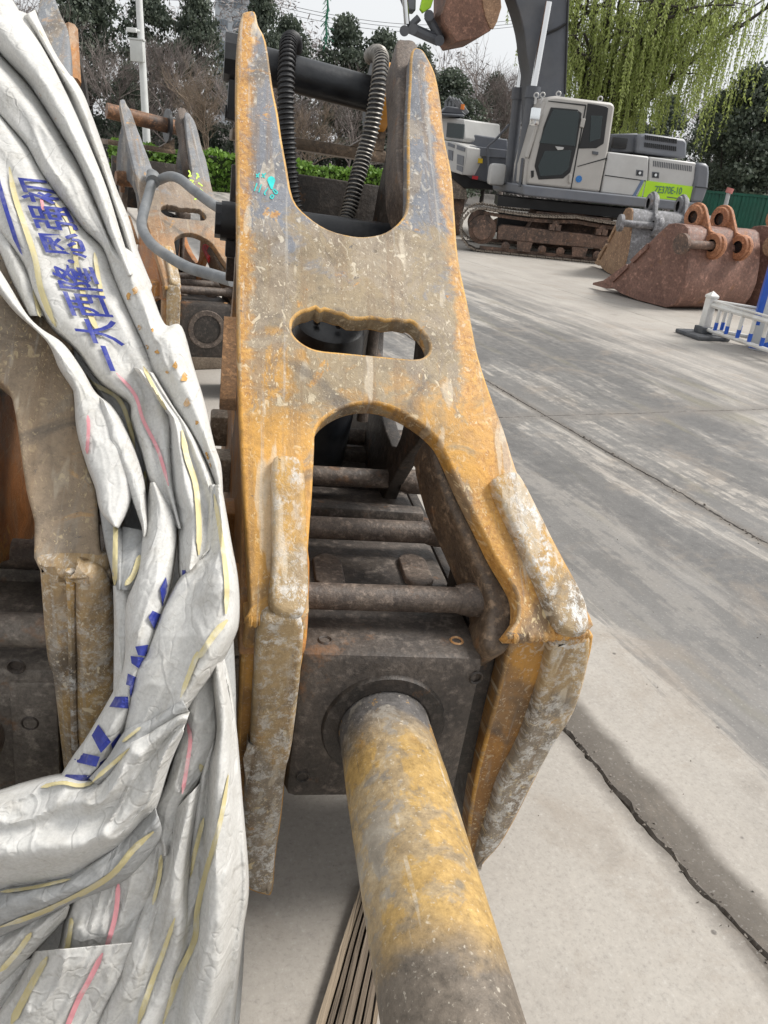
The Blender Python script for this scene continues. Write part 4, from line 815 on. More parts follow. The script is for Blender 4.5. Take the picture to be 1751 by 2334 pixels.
# blue print
blot('D', [(-4, 392), (3, 420), (8, 438), (20, 480), (36, 530), (52, 583), (45, 575), (30, 545), (12, 488), (0, 450), (-6, 420)], M_blue)
for p in ([(730, 175), (800, 165), (795, 215), (745, 220)], [(705, 225), (780, 235), (760, 300), (710, 265)], [(622, 445), (692, 445), (695, 510), (590, 500)], [(530, 595), (600, 690), (545, 750), (495, 655)], [(425, 745), (540, 770), (520, 825), (395, 795)], [(357, 865), (490, 870), (470, 900), (335, 893)], [(700, 395), (735, 345), (740, 420), (705, 450)], [(540, 800), (585, 770), (560, 860), (515, 880)], [(690, 320), (745, 345), (725, 395), (680, 380)], [(600, 700), (650, 640), (660, 690), (610, 740)]):
    blot('F', [c8(*q) for q in p], M_blue)
for p in ([(985, 1730), (1003, 1830), (965, 1905), (950, 1800)], [(905, 1930), (970, 1960), (925, 2060), (880, 1970)], [(805, 2145), (880, 2135), (865, 2200), (820, 2195)]):
    blot('F', [c7(*q) for q in p], M_blue)
blot('D2', [c7(*q) for q in ((1080, 1690), (1100, 1690), (1096, 1750), (1082, 1740))], M_blue)
# rust rubbed off on the outer fold
M_rs = ink('rust_rubbed_off', (.50, .27, .07), .8); Rs = random.Random(9)
for x, y, r_ in ((825, 250, 20), (1038, 475, 20), (990, 515, 12), (1092, 552, 28), (1108, 700, 24), (1165, 815, 15), (1225, 1020, 26), (870, 370, 16), (930, 396, 16), (905, 265, 10), (800, 30, 22), (760, 70, 20), (1245, 1070, 16)):
    cx0, cy0 = c7(x, y); blot('C', [(cx0 + r_ / 2.6 * Rs.uniform(.35, 1.1) * math.cos(a), cy0 + r_ / 2.6 * Rs.uniform(.5, 1.4) * math.sin(a)) for a in [2 * math.pi * k / 9 for k in range(9)]], M_rs, 'rust_stain', .0055, 1, True)
for x, y, r_ in ((210, 610, 12), (275, 690, 20), (400, 860, 10)):
    cx0, cy0 = c6(x, y); blot('B', [(cx0 + r_ / 2.6 * Rs.uniform(.4, 1.0) * math.cos(a), cy0 + r_ / 2.6 * Rs.uniform(.5, 1.5) * math.sin(a)) for a in [2 * math.pi * k / 9 for k in range(9)]], M_rs, 'rust_stain', .0055, 1, True)
# lettering, read from the lower end upwards
def lettering(txt, p0, p1, height, strip_name, nm='blue_lettering', bold=.022, squeeze=1.0, shear=0.0):
    fc = bpy.data.curves.new('lettering', 'FONT'); fc.body = txt; fc.size = 1; fc.offset = bold; fc.fill_mode = 'FRONT'; fc.resolution_u = 3
    ob = bpy.data.objects.new('lettering', fc); col.objects.link(ob); bpy.context.view_layer.update()
    dg = bpy.context.evaluated_depsgraph_get(); me = bpy.data.meshes.new_from_object(ob.evaluated_get(dg)); bpy.data.objects.remove(ob)
    bm = bmesh.new(); bm.from_mesh(me); bmesh.ops.triangulate(bm, faces=bm.faces[:])
    for _ in range(3):
        bmesh.ops.subdivide_edges(bm, edges=[e for e in bm.edges if e.calc_length() > .07], cuts=1); bmesh.ops.triangulate(bm, faces=bm.faces[:])
    xs_ = [v.co.x for v in bm.verts]; x0, x1 = min(xs_), max(xs_); a, b = np.array(p0, float), np.array(p1, float)
    d = (b - a); Ln = np.linalg.norm(d); d = d / Ln; upv = np.array([d[1], -d[0]])
    for v in bm.verts:
        t_ = (v.co.x - x0) / (x1 - x0); q = a + d * Ln * t_ + (upv + d * shear) * (v.co.y - .35) * height
        v.co = TI @ pt(q[0], q[1], zat(strip_name, *q) - .0085)
    bm.to_mesh(me); bm.free(); me.materials.clear(); return mesh_obj(nm, me, M_blue, tarp)
lettering('一大西隆·恩强初', (262, 846), (86, 408), 98, 'D', bold=.014, shear=.5)
tarp['label'] = tarp['label']
# ------------------------------------------------------------------ excavators, loose buckets, barrier
class Fr:
    """vertical reference plane (origin, yaw of its horizontal axis); P() gives points in the coordinates of the thing's root"""
    def __init__(s, org, yaw, root): s.o = Vector(org); s.ex = Vector((math.cos(yaw), math.sin(yaw), 0)); s.ed = Vector((-s.ex.y, s.ex.x, 0)); s.root = Vector(root)
    def P(s, x, y, w=0.0): return onplane(x, y, s.o + s.ed * w, s.ed) - s.root
    def poly(s, pts, w=0.0): return [s.P(x, y, w) for x, y in pts]
    def prism(s, mb, pts, w0, w1, ref=None):
        pl = s.poly(pts, w0 if ref is None else ref); base = w0 if ref is None else ref
        return mb.prism(pl, s.ed * (w0 - base), s.ed * (w1 - base))
    def panel(s, name, pts, w0, w1, mat, parent, bevel=.012, ref=None, smooth=35):
        mb = MB(); s.prism(mb, pts, w0, w1, ref); return mb.build(name, mat, parent, smooth=smooth, bevel=bevel)
M_shell = simple('light_grey_enamel', (.50, .495, .485), .4, .05, 2, .02, dirt=(.33, .30, .26), dirt_amt=.35)
M_shell2 = simple('warm_grey_enamel', (.44, .42, .395), .42, .05, 2, .02, dirt=(.33, .30, .26), dirt_amt=.4)
M_dgrey = simple('dark_grey_enamel', (.09, .097, .113), .45, .12, 2, .03, dirt=(.2, .19, .18), dirt_amt=.35)
M_mgrey = simple('slate_grey_enamel', (.15, .16, .185), .42, .1, 2, .03, dirt=(.25, .24, .22), dirt_amt=.3)
M_lime2 = simple('lime_decal', (.42, .72, .02), .4, .04, 3, .01)
M_seal = simple('black_window_seal', (.01, .01, .011), .4, .2, 5, .02)
M_track = grime_mat('dusty_track_steel', (.10, .085, .07), (.30, .245, .195), 3, .7)
M_trackd = grime_mat('rusty_undercarriage', (.045, .035, .03), (.20, .12, .085), 3, .7)
M_chrome = simple('chromed_rod', (.72, .72, .72), .16, .03, 3, .01, 1.0)
M_text = simple('grey_decal_letters', (.10, .22, .13), .5, .05, 10)
M_bluet = simple('blue_sticker', (.03, .18, .50), .4, .2, 30)
def glass_mat():
    t = NT('tinted_cab_glass'); t.fin((.025, .04, .042), .05, Transmission_Weight=.25, IOR=1.45, Specular_IOR_Level=.6, Alpha=1.0)
    return t.m
M_glass = glass_mat()
k1 = lambda x, y: (1000 + x / 2.209, 180 + y / 2.209); k0 = lambda x, y: (900 + x / 3.687, y / 3.687); k3 = lambda x, y: (980 + x / 5.144, 190 + y / 5.144)
def K(f, *pts): return [f(*p) for p in pts]
G0 = gp(1195, 585)
exc = empty('excavator', G0)
tag(exc, 'light grey crawler excavator with lime panel and raised boom parked behind the loose buckets', 'excavator', 'excavators')
FT = Fr(G0, R(-3), G0); FH = Fr(G0, R(9), G0)
def track(parent, fr, w0, w1, frm_mat, rough=False):
    tr = bpy.data.objects.new('track', None); col.objects.link(tr); tr.parent = parent
    ic = fr.P(1100, 524); rI = ic.z + .0; x0 = ic.dot(fr.ex); x1 = x0 + 3.95; hh = .02
    path = []
    n = 14
    def add(x, z): path.append((x, z))
    for i in range(25): add(x0 + (x1 - x0) * i / 24, .03)
    for i in range(1, n): a = -math.pi / 2 + math.pi * i / n; add(x1 + rI * math.cos(a), rI + (rI - .03) * math.sin(a) if a < 0 else rI + (rI - .03) * math.sin(a))
    for i in range(25):
        t_ = i / 24; sag = .05 * abs(math.sin(2 * math.pi * t_)) ; add(x1 - (x1 - x0) * t_, 2 * rI - .03 - sag)
    for i in range(1, n): a = math.pi / 2 + math.pi * i / n; add(x0 + rI * math.cos(a), rI + (rI - .03) * math.sin(a))
    A = np.array(path + [path[0]]); d = np.r_[0, np.cumsum(np.linalg.norm(np.diff(A, axis=0), axis=1))]; Ln = d[-1]; N = int(Ln / .19)
    sm = MB(); wd = w1 - w0
    sm.box((-.088, 0, -.016), (.088, wd, .012)); 
    for q in (-.075, -.005, .06): sm.box((q, 0.01, .012), (q + .016, wd - .01, .036))
    sme = sm.mesh('track_shoe', 0); sme.materials.append(M_track)
    for k in range(N):
        s0 = Ln * k / N; p = [np.interp(s0, d, A[:, j]) for j in (0, 1)]; q = [np.interp((s0 + .05) % Ln, d, A[:, j]) for j in (0, 1)]
        tx, tz = q[0] - p[0], q[1] - p[1]; l_ = math.hypot(tx, tz) + 1e-9; tx, tz = tx / l_, tz / l_
        nx, nz = tz, -tx
        M = Matrix((fr.ex * tx + Vector((0, 0, tz)), fr.ed, fr.ex * nx + Vector((0, 0, nz)))).transposed().to_4x4(); M.translation = fr.ex * p[0] + Vector((0, 0, p[1])) + fr.ed * w0
        o = bpy.data.objects.new('track_shoe', sme); col.objects.link(o); o.parent = tr; o.matrix_basis = M
    def pnt(x, z, w): return fr.ex * x + Vector((0, 0, z)) + fr.ed * w
    mb = MB(); 
    for cx_, nm_ in ((x0, 'idler_wheel'), (x1, 'drive_sprocket')):
        mb = MB(); mb.lathe([(0, -.02), (.20, -.02), (.215, .0), (.215, .05), (.25, .06), (.30, .08), (.30, wd - .12), (.0, wd - .12)], pnt(cx_, rI, w0 + .06), fr.ed, 36); mb.build(nm_, M_trackd, tr)
    for top in (0, 1):                                                    # chain links inside the shoes
        mb = MB()
        for i in range(40):
            xx = x0 + (x1 - x0) * (i + .5) / 40; zz = .085 if not top else 2 * rI - .12 - .05 * abs(math.sin(2 * math.pi * (i + .5) / 40))
            mb.box(tuple(pnt(xx, zz, w0 + .16) - Vector((.051, .02, .035))), tuple(pnt(xx, zz, w0 + .22) + Vector((.051, .02, .035))))
        mb.build('chain', M_trackd, tr)
    mb = MB(); pl = [pnt(x0 + .35, rI - .17, 0), pnt(x1 - .3, rI - .15, 0), pnt(x1 - .25, rI + .10, 0), pnt(x0 + .42, rI + .14, 0), pnt(x0 + .33, rI + .08, 0)]
    mb.prism(pl, fr.ed * (w0 + .10), fr.ed * (w0 + .45)); mb.build('track_frame', M_trackd, tr, bevel=.02)
    for i in range(8):
        mb = MB(); xx = x0 + .55 + i * .40; mb.lathe([(0, 0), (.045, 0), (.05, .02), (.09, .03), (.09, .1), (.07, .1), (.07, .3)], pnt(xx, .17, w0 + .08), fr.ed, 18)
        if i % 3 == 1: mb.prism([pnt(xx - .14, .10, 0), pnt(xx + .14, .10, 0), pnt(xx + .17, .30, 0), pnt(xx - .17, .30, 0)], fr.ed * (w0 + .05), fr.ed * (w0 + .10))
        mb.build('track_roller', M_trackd, tr)
    for xx in (x0 + 1.55, x0 + 2.55):
        mb = MB(); mb.cyl(pnt(xx, 2 * rI - .20, w0 + .08), pnt(xx, 2 * rI - .20, w0 + .36), .07, n=16)
        for q in (-.12, .01): mb.prism([pnt(xx + q, rI + .13, 0), pnt(xx + q + .11, rI + .13, 0), pnt(xx + q + .11, rI + .25, 0), pnt(xx + q, rI + .25, 0)], fr.ed * (w0 + .06), fr.ed * (w0 + .30))
        mb.build('carrier_roller', M_trackd, tr)
    return tr, x0, x1, rI
tr1, tx0, tx1, trI = track(exc, FT, 0, .6, M_trackd)
tr2, _, _, _ = track(exc, FT, 2.5, 3.1, M_trackd)
mb = MB(); cxm = (tx0 + tx1) / 2
def tp(x, z, w): return FT.ex * x + Vector((0, 0, z)) + FT.ed * w
mb.prism([tp(cxm - 1.0, .42, .6), tp(cxm + 1.0, .42, .6), tp(cxm + .8, .92, .6), tp(cxm - .8, .92, .6)], FT.ed * 0, FT.ed * 1.9); mb.cyl(tp(cxm, .85, 1.55), tp(cxm, 1.12, 1.55), .75, n=40); mb.build('undercarriage', M_trackd, exc)
mb = MB(); mb.prism([tp(cxm - 1.7, .95, .75), tp(cxm + 1.9, .95, .75), tp(cxm + 1.9, 1.15, .75), tp(cxm - 1.7, 1.15, .75)], FT.ed * 0, FT.ed * 1.7); mb.prism([tp(cxm - 1.6, .35, .75), tp(cxm + 1.7, .35, .75), tp(cxm + 1.7, .78, .75), tp(cxm - 1.6, .78, .75)], FT.ed * .7, FT.ed * 1.0); mb.build('belly_frame', M_seal, exc)
# upper structure
CAB = K(k1, (540, 100), (560, 88), (590, 84), (870, 118), (886, 128), (889, 145), (856, 365), (846, 402), (812, 572), (442, 530), (452, 430), (500, 250))
body_parts = FH
FH.panel('deck', K(k1, (425, 530), (440, 532), (1262, 618), (1330, 622), (1325, 650), (1290, 668), (940, 640), (440, 588), (425, 580)), .10, 2.75, M_mgrey, exc, .03)
cab = FH.panel('cab', CAB, .15, 1.30, M_shell2, exc, .05)
def sub(name, pts, w0, w1, mat, parent, bevel=.004): return FH.panel(name, K(k1, *pts), w0, w1, mat, parent, bevel)
sub('door_seam', ((552, 108), (742, 128), (745, 133), (690, 440), (668, 558), (664, 558), (684, 440), (738, 136), (554, 113)), .143, .2, M_seal, cab, 0)
sub('cab_seam', ((850, 395), (700, 438), (700, 442), (848, 402)), .143, .2, M_seal, cab, 0)
sub('window_seal', ((566, 142), (700, 152), (722, 172), (694, 345), (664, 470), (628, 500), (504, 506), (484, 438), (492, 400), (530, 240)), .135, .2, M_seal, cab, .01)
w1_ = sub('door_window', ((578, 152), (698, 162), (710, 178), (688, 338), (508, 322), (545, 220)), .128, .15, M_glass, cab)
sub('door_window', ((535, 362), (670, 358), (655, 450), (622, 482), (512, 490), (500, 440)), .128, .15, M_glass, cab)
sub('window_seal', ((752, 122), (846, 136), (856, 146), (832, 325), (795, 348), (706, 350), (738, 215)), .135, .2, M_seal, cab, .01)
sub('rear_side_window', ((768, 182), (826, 186), (815, 300), (760, 318)), .128, .15, M_glass, cab)
sub('door_handle', ((466, 462), (480, 460), (480, 492), (468, 498)), .13, .16, M_seal, cab)
sub('door_handle', ((588, 338), (632, 344), (626, 356), (600, 358)), .115, .15, M_shell, cab)
sub('panel_latch', ((776, 362), (806, 366), (804, 382), (776, 378)), .12, .16, M_dgrey, cab)
sub('hinge', ((722, 196), (742, 200), (732, 246), (712, 240)), .10, .16, M_shell2, cab, .01); sub('hinge', ((660, 480), (672, 482), (668, 525), (656, 522)), .10, .16, M_shell2, cab, .01)
mb = MB(); c_ = FH.P(*k1(706, 503), .145); mb.cyl(c_, c_ - FH.ed * .008, .068, n=24); mb.build('round_sticker', M_bluet, cab)
# sloping front of the cab: screen, wiper frame, lower grille
fa, fb, fc_, fd = FH.P(*k1(536, 118), .2), FH.P(*k1(536, 118), 1.25), FH.P(*k1(448, 395), 1.25), FH.P(*k1(448, 395), .2)
off = (fa - fd).cross(fb - fa).normalized(); off = off if off.dot(FH.ex) < 0 else -off
mb = MB(); mb.prism([fa, fb, fc_, fd], off * .0, off * .035); mb.build('windscreen', M_glass, cab)
mb = MB()
for a, b in ((fa, fb), (fb, fc_), (fc_, fd), (fd, fa)): mb.tube([a + off * .02, b + off * .02], .045, 8)
mb.build('windscreen_frame', M_shell2, cab)
ga, gb, gc, gd = FH.P(*k1(446, 400), .2), FH.P(*k1(446, 400), 1.25), FH.P(*k1(430, 545), 1.25), FH.P(*k1(430, 545), .2)
mb = MB(); off2 = -FH.ex
for k in range(9):
    t_ = .06 + k * .1; mb.tube([ga.lerp(gd, t_) + off2 * .10, gb.lerp(gc, t_) + off2 * .10], .018, 6)
for a, b in ((ga, gd), (gb, gc), (ga.lerp(gb, .5), gd.lerp(gc, .5))): mb.tube([a + off2 * .10, b + off2 * .10], .028, 6)
mb.build('front_guard', M_dgrey, cab); mb = MB(); mb.prism([ga, gb, gc, gd], off2 * -.05, off2 * .04); mb.build('front_panel', M_shell2, cab)
mb = MB(); mi = FH.P(*k1(486, 190), -.05); mb.box(tuple(mi - Vector((.10, .03, .17))), tuple(mi + Vector((.10, .03, .17))), bev=.03); mb.tube([mi, FH.P(*k1(515, 180), .15)], .02, 6); mb.build('mirror', simple('mirror_face', (.8, .82, .83), .1, .02, 2, 0, .9), cab)
for px_ in ((492, 82), (604, 75), (814, 100), (524, 80)):
    p = FH.P(*k1(*px_), .25); mb = MB(); mb.tube([p + Vector((.045 * math.cos(a), 0, .045 * math.sin(a))) for a in [2 * math.pi * k / 14 for k in range(15)]], .014, 6); mb.cyl(p + Vector((0, 0, -.16)), p + Vector((0, 0, -.04)), .025, n=8); mb.build('lifting_eye', M_shell, cab)
mb = MB(); st = FH.P(*k1(575, 455), .7); mb.box(tuple(st - Vector((.25, .22, .25))), tuple(st + Vector((.25, .22, .45))), bev=.06); mb.build('seat', simple('seat_cover', (.35, .36, .38), .7, .3, 3), cab)
# engine bay panels
FH.panel('side_panel', K(k1, (856, 366), (1060, 390), (1049, 598), (818, 572)), .16, 2.7, M_shell, exc, .03)
rp = FH.panel('side_panel', K(k1, (1064, 391), (1298, 420), (1290, 500), (1264, 617), (1052, 598)), .16, 2.7, M_shell, exc, .03)
sub('panel_seam', ((838, 482), (1052, 512), (1052, 516), (838, 487)), .153, .2, M_seal, rp, 0)
for k in range(22):
    x = 1082 + k * 9.0; y = 411 + k * 1.25; sub('louvre_slot', ((x, y), (x + 4.2, y + .6), (x + 2.6, y + 29), (x - 1.6, y + 28.4)), .152, .2, M_dgrey, rp, 0)
for x, y in ((996, 456), (1076, 466)):
    q = sub('latch_recess', ((x, y), (x + 36, y + 4), (x + 34, y + 34), (x - 2, y + 30)), .152, .2, M_dgrey, rp, .003); sub('latch_recess', ((x + 6, y + 6), (x + 30, y + 9), (x + 28, y + 29), (x + 4, y + 26)), .148, .2, M_seal, rp, 0); c_ = FH.P(*k1(x + 17, y + 17), .145); mb = MB(); mb.cyl(c_, c_ - FH.ed * .01, .03, n=10); mb.build('latch_knob', M_chrome, rp)
dec = sub('lime_panel', ((1046, 511), (1282, 541), (1264, 616), (1029, 597)), .149, .2, M_lime2, rp, 0)
sub('lime_panel', ((1040, 511), (1022, 597), (1000, 594)), .149, .2, M_lime2, rp, 0); sub('blue_slash', ((1036, 510), (990, 592), (976, 590), (1022, 508)), .150, .2, simple('steel_blue_decal', (.12, .17, .28), .4, .05, 4), rp, 0)
def flat_text(txt, fr, p0, p1, hgt, w, mat, parent, nm, bold=0.0):
    fc = bpy.data.curves.new(nm, 'FONT'); fc.body = txt; fc.size = 1; fc.extrude = .01; fc.offset = bold
    ob = bpy.data.objects.new(nm, fc); col.objects.link(ob); bpy.context.view_layer.update(); me = bpy.data.meshes.new_from_object(ob.evaluated_get(bpy.context.evaluated_depsgraph_get())); bpy.data.objects.remove(ob)
    a, b = fr.P(*p0, w), fr.P(*p1, w); d = b - a; xs_ = [v.co.x for v in me.vertices]; x1_ = max(xs_); upv = Vector((0, 0, 1)); upv = (upv - d.normalized() * upv.dot(d.normalized())).normalized()
    for v in me.vertices: v.co = a + d * (v.co.x / x1_) + upv * v.co.y * hgt - fr.ed * (v.co.z * .3)
    me.materials.clear(); return mesh_obj(nm, me, mat, parent)
flat_text('ZE370E-10', FH, k1(1084, 572), k1(1222, 581), .20, .143, M_text, rp, 'model_lettering', .012)
sub('small_print', ((1150, 591), (1200, 598), (1199, 603), (1149, 596)), .146, .2, M_dgrey, rp, 0)
FH.panel('counterweight', K(k1, (1304, 420), (1350, 424), (1364, 438), (1367, 470), (1360, 545), (1332, 626), (1268, 619), (1295, 500)), .10, 2.8, M_mgrey, exc, .06)
sub('counterweight_seam', ((1294, 540), (1362, 548), (1362, 552), (1293, 545)), .09, .2, M_seal, exc, 0)
hood = FH.panel('engine_hood', K(k1, (995, 372), (1004, 288), (1022, 276), (1050, 273), (1238, 299), (1256, 315), (1250, 402)), .45, 2.4, M_mgrey, exc, .06)
FH.panel('air_box', K(k1, (868, 368), (872, 276), (1006, 272), (1002, 372)), .6, 2.3, M_dgrey, exc, .03)
for r_ in range(2):
    for k in range(16):
        x = 1042 + k * 10.2 - r_ * 3; y = 281 + k * 1.35 + r_ * 38; sub('hood_slot', ((x, y), (x + 5.5, y + .8), (x + 4.5, y + 24), (x - 1, y + 23)), .43, .55, M_seal, hood, 0)
mb = MB(); p = FH.P(*k1(915, 320), .55); mb.box(tuple(p - Vector((.18, .06, .12))), tuple(p + Vector((.14, .06, .10))), bev=.02); mb.build('pre_cleaner', M_seal, exc)
mb = MB(); p = FH.P(*k1(288, 478), 1.8); mb.box(tuple(p - Vector((.16, .35, .24))), tuple(p + Vector((.20, .35, .22))), bev=.08); mb.build('tool_box', M_shell, exc)
# boom, arm, bucket and rams
boomp = [(1214, 420), (1209, 190), (1201, 130), (1194, 70), (1174, 0), (1130, -110), (1050, -230), (960, -330), (930, -400), (960, -430), (1060, -370), (1180, -280), (1260, -160), (1295, 0), (1293, 100), (1289, 217), (1284, 420)]
boom = FH.panel('boom', [tuple(q) for q in catmull(boomp, 3, True)], 1.25, 1.95, M_dgrey, exc, .03)
armp_ = [(930, -430), (985, -390), (965, -200), (950, -60), (948, 25), (930, 22), (914, -20), (900, -120), (895, -320)]
FH.panel('dipper_arm', armp_, 1.38, 1.82, M_mgrey, exc, .03)
mb = MB(); mb.tube([FH.P(1296, -20, 1.2), FH.P(1293, 60, 1.2), FH.P(1291, 130, 1.2), FH.P(1288, 215, 1.2)], .025, 6); mb.tube([FH.P(1246, 76, 1.22), FH.P(1270, 66, 1.22), FH.P(1290, 54, 1.22)], .03, 6); mb.build('boom_pipe', M_seal, exc)
def ram(a, b, c, w, r):
    mb = MB(); mb.cyl(FH.P(*a, w), FH.P(*b, w), r, n=16); o_ = mb.build('ram_rod', M_chrome, exc); mb = MB(); mb.cyl(FH.P(*b, w), FH.P(*c, w), r * 1.7, n=16); mb.cyl(FH.P(*b, w), FH.P(b[0] + (c[0] - b[0]) * .12, b[1] + (c[1] - b[1]) * .12, w), r * 2.1, n=16); mb.build('ram_barrel', M_dgrey, exc)
ram((1251, 4), (1217, 197), (1182, 420), 1.05, .075); ram((1212, 0), (1184, 200), (1160, 420), 2.2, .075)
BK = [(1019, -70), (1018, 0), (1010, 28), (1012, 52), (1026, 74), (1040, 96), (1090, 86), (1118, 70), (1130, 48), (1141, 16), (1143, -20), (1140, -90)]
M_brown = grime_mat('brown_rusty_bucket', (.12, .06, .04), (.24, .125, .085), 2.2, .65)
bk = FH.panel('digging_bucket', BK, .85, 2.35, M_brown, exc, .02, smooth=20)
FH.panel('bucket_side_cutter', K(k0, (735, -40), (890, -40), (898, 60), (862, 180), (828, 245), (800, 230), (770, 160), (745, 60)), .82, .9, grime_mat('light_brown_cutter', (.20, .11, .06), (.36, .22, .13), 3), bk, .01)
for a, b, w_, r_ in (((955, 40), (932, 62), 1.3, .07), ((932, 62), (1000, 92), 1.3, .11), ((975, 35), (1005, 90), 1.3, .09)):
    mb = MB(); mb.tube([FH.P(*a, w_), FH.P(*b, w_)], r_, 10); mb.build('bucket_link', M_dgrey, exc)
for q in ((941, 66), (978, 35), (1002, 92), (922, 70)): mb = MB(); mb.cyl(FH.P(*q, 1.1), FH.P(*q, 2.0), .10, n=16); mb.build('link_pin', M_dgrey, exc)
mb = MB(); mb.cyl(FH.P(922, -20, 1.2), FH.P(928, 55, 1.2), .06, n=14); mb.build('ram_rod', M_chrome, exc)
FH.panel('arm_end_plate', K(k0, (235, -20), (330, -20), (305, 60), (240, 105), (215, 70)), 1.2, 1.36, M_lime2, exc, .01)

# second excavator, seen from behind further back
G1 = gp(1110, 545); exc2 = empty('excavator', G1)
tag(exc2, 'grey excavator further back with dark counterweight and yellow plate, left of the cab', 'excavator', 'excavators')
E2 = Fr(G1, R(6), G1); E3 = Fr(gp(1063, 545), R(-52), G1)
def p2(name, pts, w0, w1, mat, parent=exc2, fr=E2, bev=.03): return fr.panel(name, K(k3, *pts), w0, w1, mat, parent, bev)
cw = p2('counterweight', ((438, 765), (470, 735), (900, 785), (960, 800), (960, 1170), (690, 1165), (480, 1110), (400, 1050)), 0, 1.2, M_dgrey)
p2('top_edge', ((440, 755), (470, 728), (900, 778), (960, 790), (960, 880), (500, 850)), -.03, 0, M_mgrey, cw)
p2('yellow_plate', ((530, 872), (620, 882), (618, 936), (526, 928)), -.06, -.01, simple('yellow_reflector', (.75, .50, .02), .4, .1, 6), cw, bev=0)
p2('red_reflector', ((500, 1082), (568, 1088), (562, 1128), (498, 1120)), -.06, -.01, simple('red_reflector', (.55, .03, .04), .4, .1, 6), cw, bev=0)
p2('engine_hood', ((420, 640), (440, 605), (540, 600), (740, 630), (915, 655), (915, 790), (480, 745), (415, 700)), .5, 3.0, M_mgrey)
sp = E3.panel('side_panel', K(k3, (120, 660), (300, 690), (436, 745), (420, 905), (378, 1072), (240, 1030), (120, 980)), 0, .6, M_shell, exc2, .02)
for pts in (((215, 775), (268, 790), (262, 905), (215, 890)), ((320, 830), (395, 852), (388, 965), (315, 940)), ((315, 955), (385, 975), (378, 1040), (312, 1010)), ((318, 720), (410, 755), (404, 800), (312, 770)), ((210, 690), (285, 720), (282, 755), (208, 730))):
    E3.panel('side_grille', K(k3, *pts), -.02, .05, M_mgrey, sp, 0)
c2b = E3.panel('cab', K(k3, (60, 380), (395, 415), (405, 650), (380, 690), (60, 640)), .3, 1.6, M_shell, exc2, .04)
E3.panel('rear_window', K(k3, (204, 460), (392, 478), (384, 650), (190, 628)), .27, .32, M_glass, c2b, .0)
p2('cab_roof', ((40, 340), (400, 362), (410, 395), (40, 380)), .6, 2.2, M_dgrey)
p2('lower_frame', ((240, 1035), (400, 1060), (700, 1165), (960, 1180), (960, 1260), (400, 1230), (250, 1100)), .1, 2.0, M_seal)
p2('exhaust', ((412, 420), (470, 420), (462, 560), (400, 560)), .9, 1.2, M_seal); p2('pipe_cover', ((470, 430), (520, 440), (530, 500), (520, 570), (460, 560)), 1.0, 1.3, M_shell)
for k in range(4):
    mb = MB(); mb.tube([E2.P(*k3(180 + 45 * k, 330), 1), E2.P(*k3(190 + 40 * k, 220), 1), E2.P(*k3(230 + 35 * k, 160 + 10 * k), 1), E2.P(*k3(300 + 25 * k, 250), 1), E2.P(*k3(400 + 15 * k, 350), 1)], .045, 8); mb.build('boom_hose', M_hoseg, exc2)
p2('arm_head', ((130, 340), (200, 260), (330, 280), (440, 370)), .8, 1.4, M_dgrey)
mb = MB(); p = E2.P(*k3(380, 305), .8); mb.cyl(p, p + Vector((0, 0, .12)), .05, n=12); mb.build('beacon', simple('orange_beacon', (.8, .22, .03), .3, .1, 4), exc2)
mb = MB(); mb.tube([E2.P(*k3(680, 1080), -.1), E2.P(*k3(680, 740), -.1), E2.P(*k3(780, 650), -.1), E2.P(*k3(930, 480), -.1)], .03, 8); mb.build('handrail', M_dgrey, exc2)
tk2 = bpy.data.objects.new('track', None); col.objects.link(tk2); tk2.parent = exc2
for k in range(9):
    a_ = E2.P(*k3(130 + k * 4, 1110 + k * 26), .3); mb = MB(); mb.box(tuple(a_ - Vector((.10, .06, .035))), tuple(a_ + Vector((.62, .06, .035)))); mb.build('track_shoe', M_track, tk2, smooth=0)
mb = MB(); a_ = E2.P(*k3(150, 1330), .38); mb.box((a_.x - .1, a_.y, 0), (a_.x + .6, a_.y + 3.4, a_.z + .1 if a_.z > .2 else .6), bev=.1); mb.build('track_frame', M_trackd, tk2)

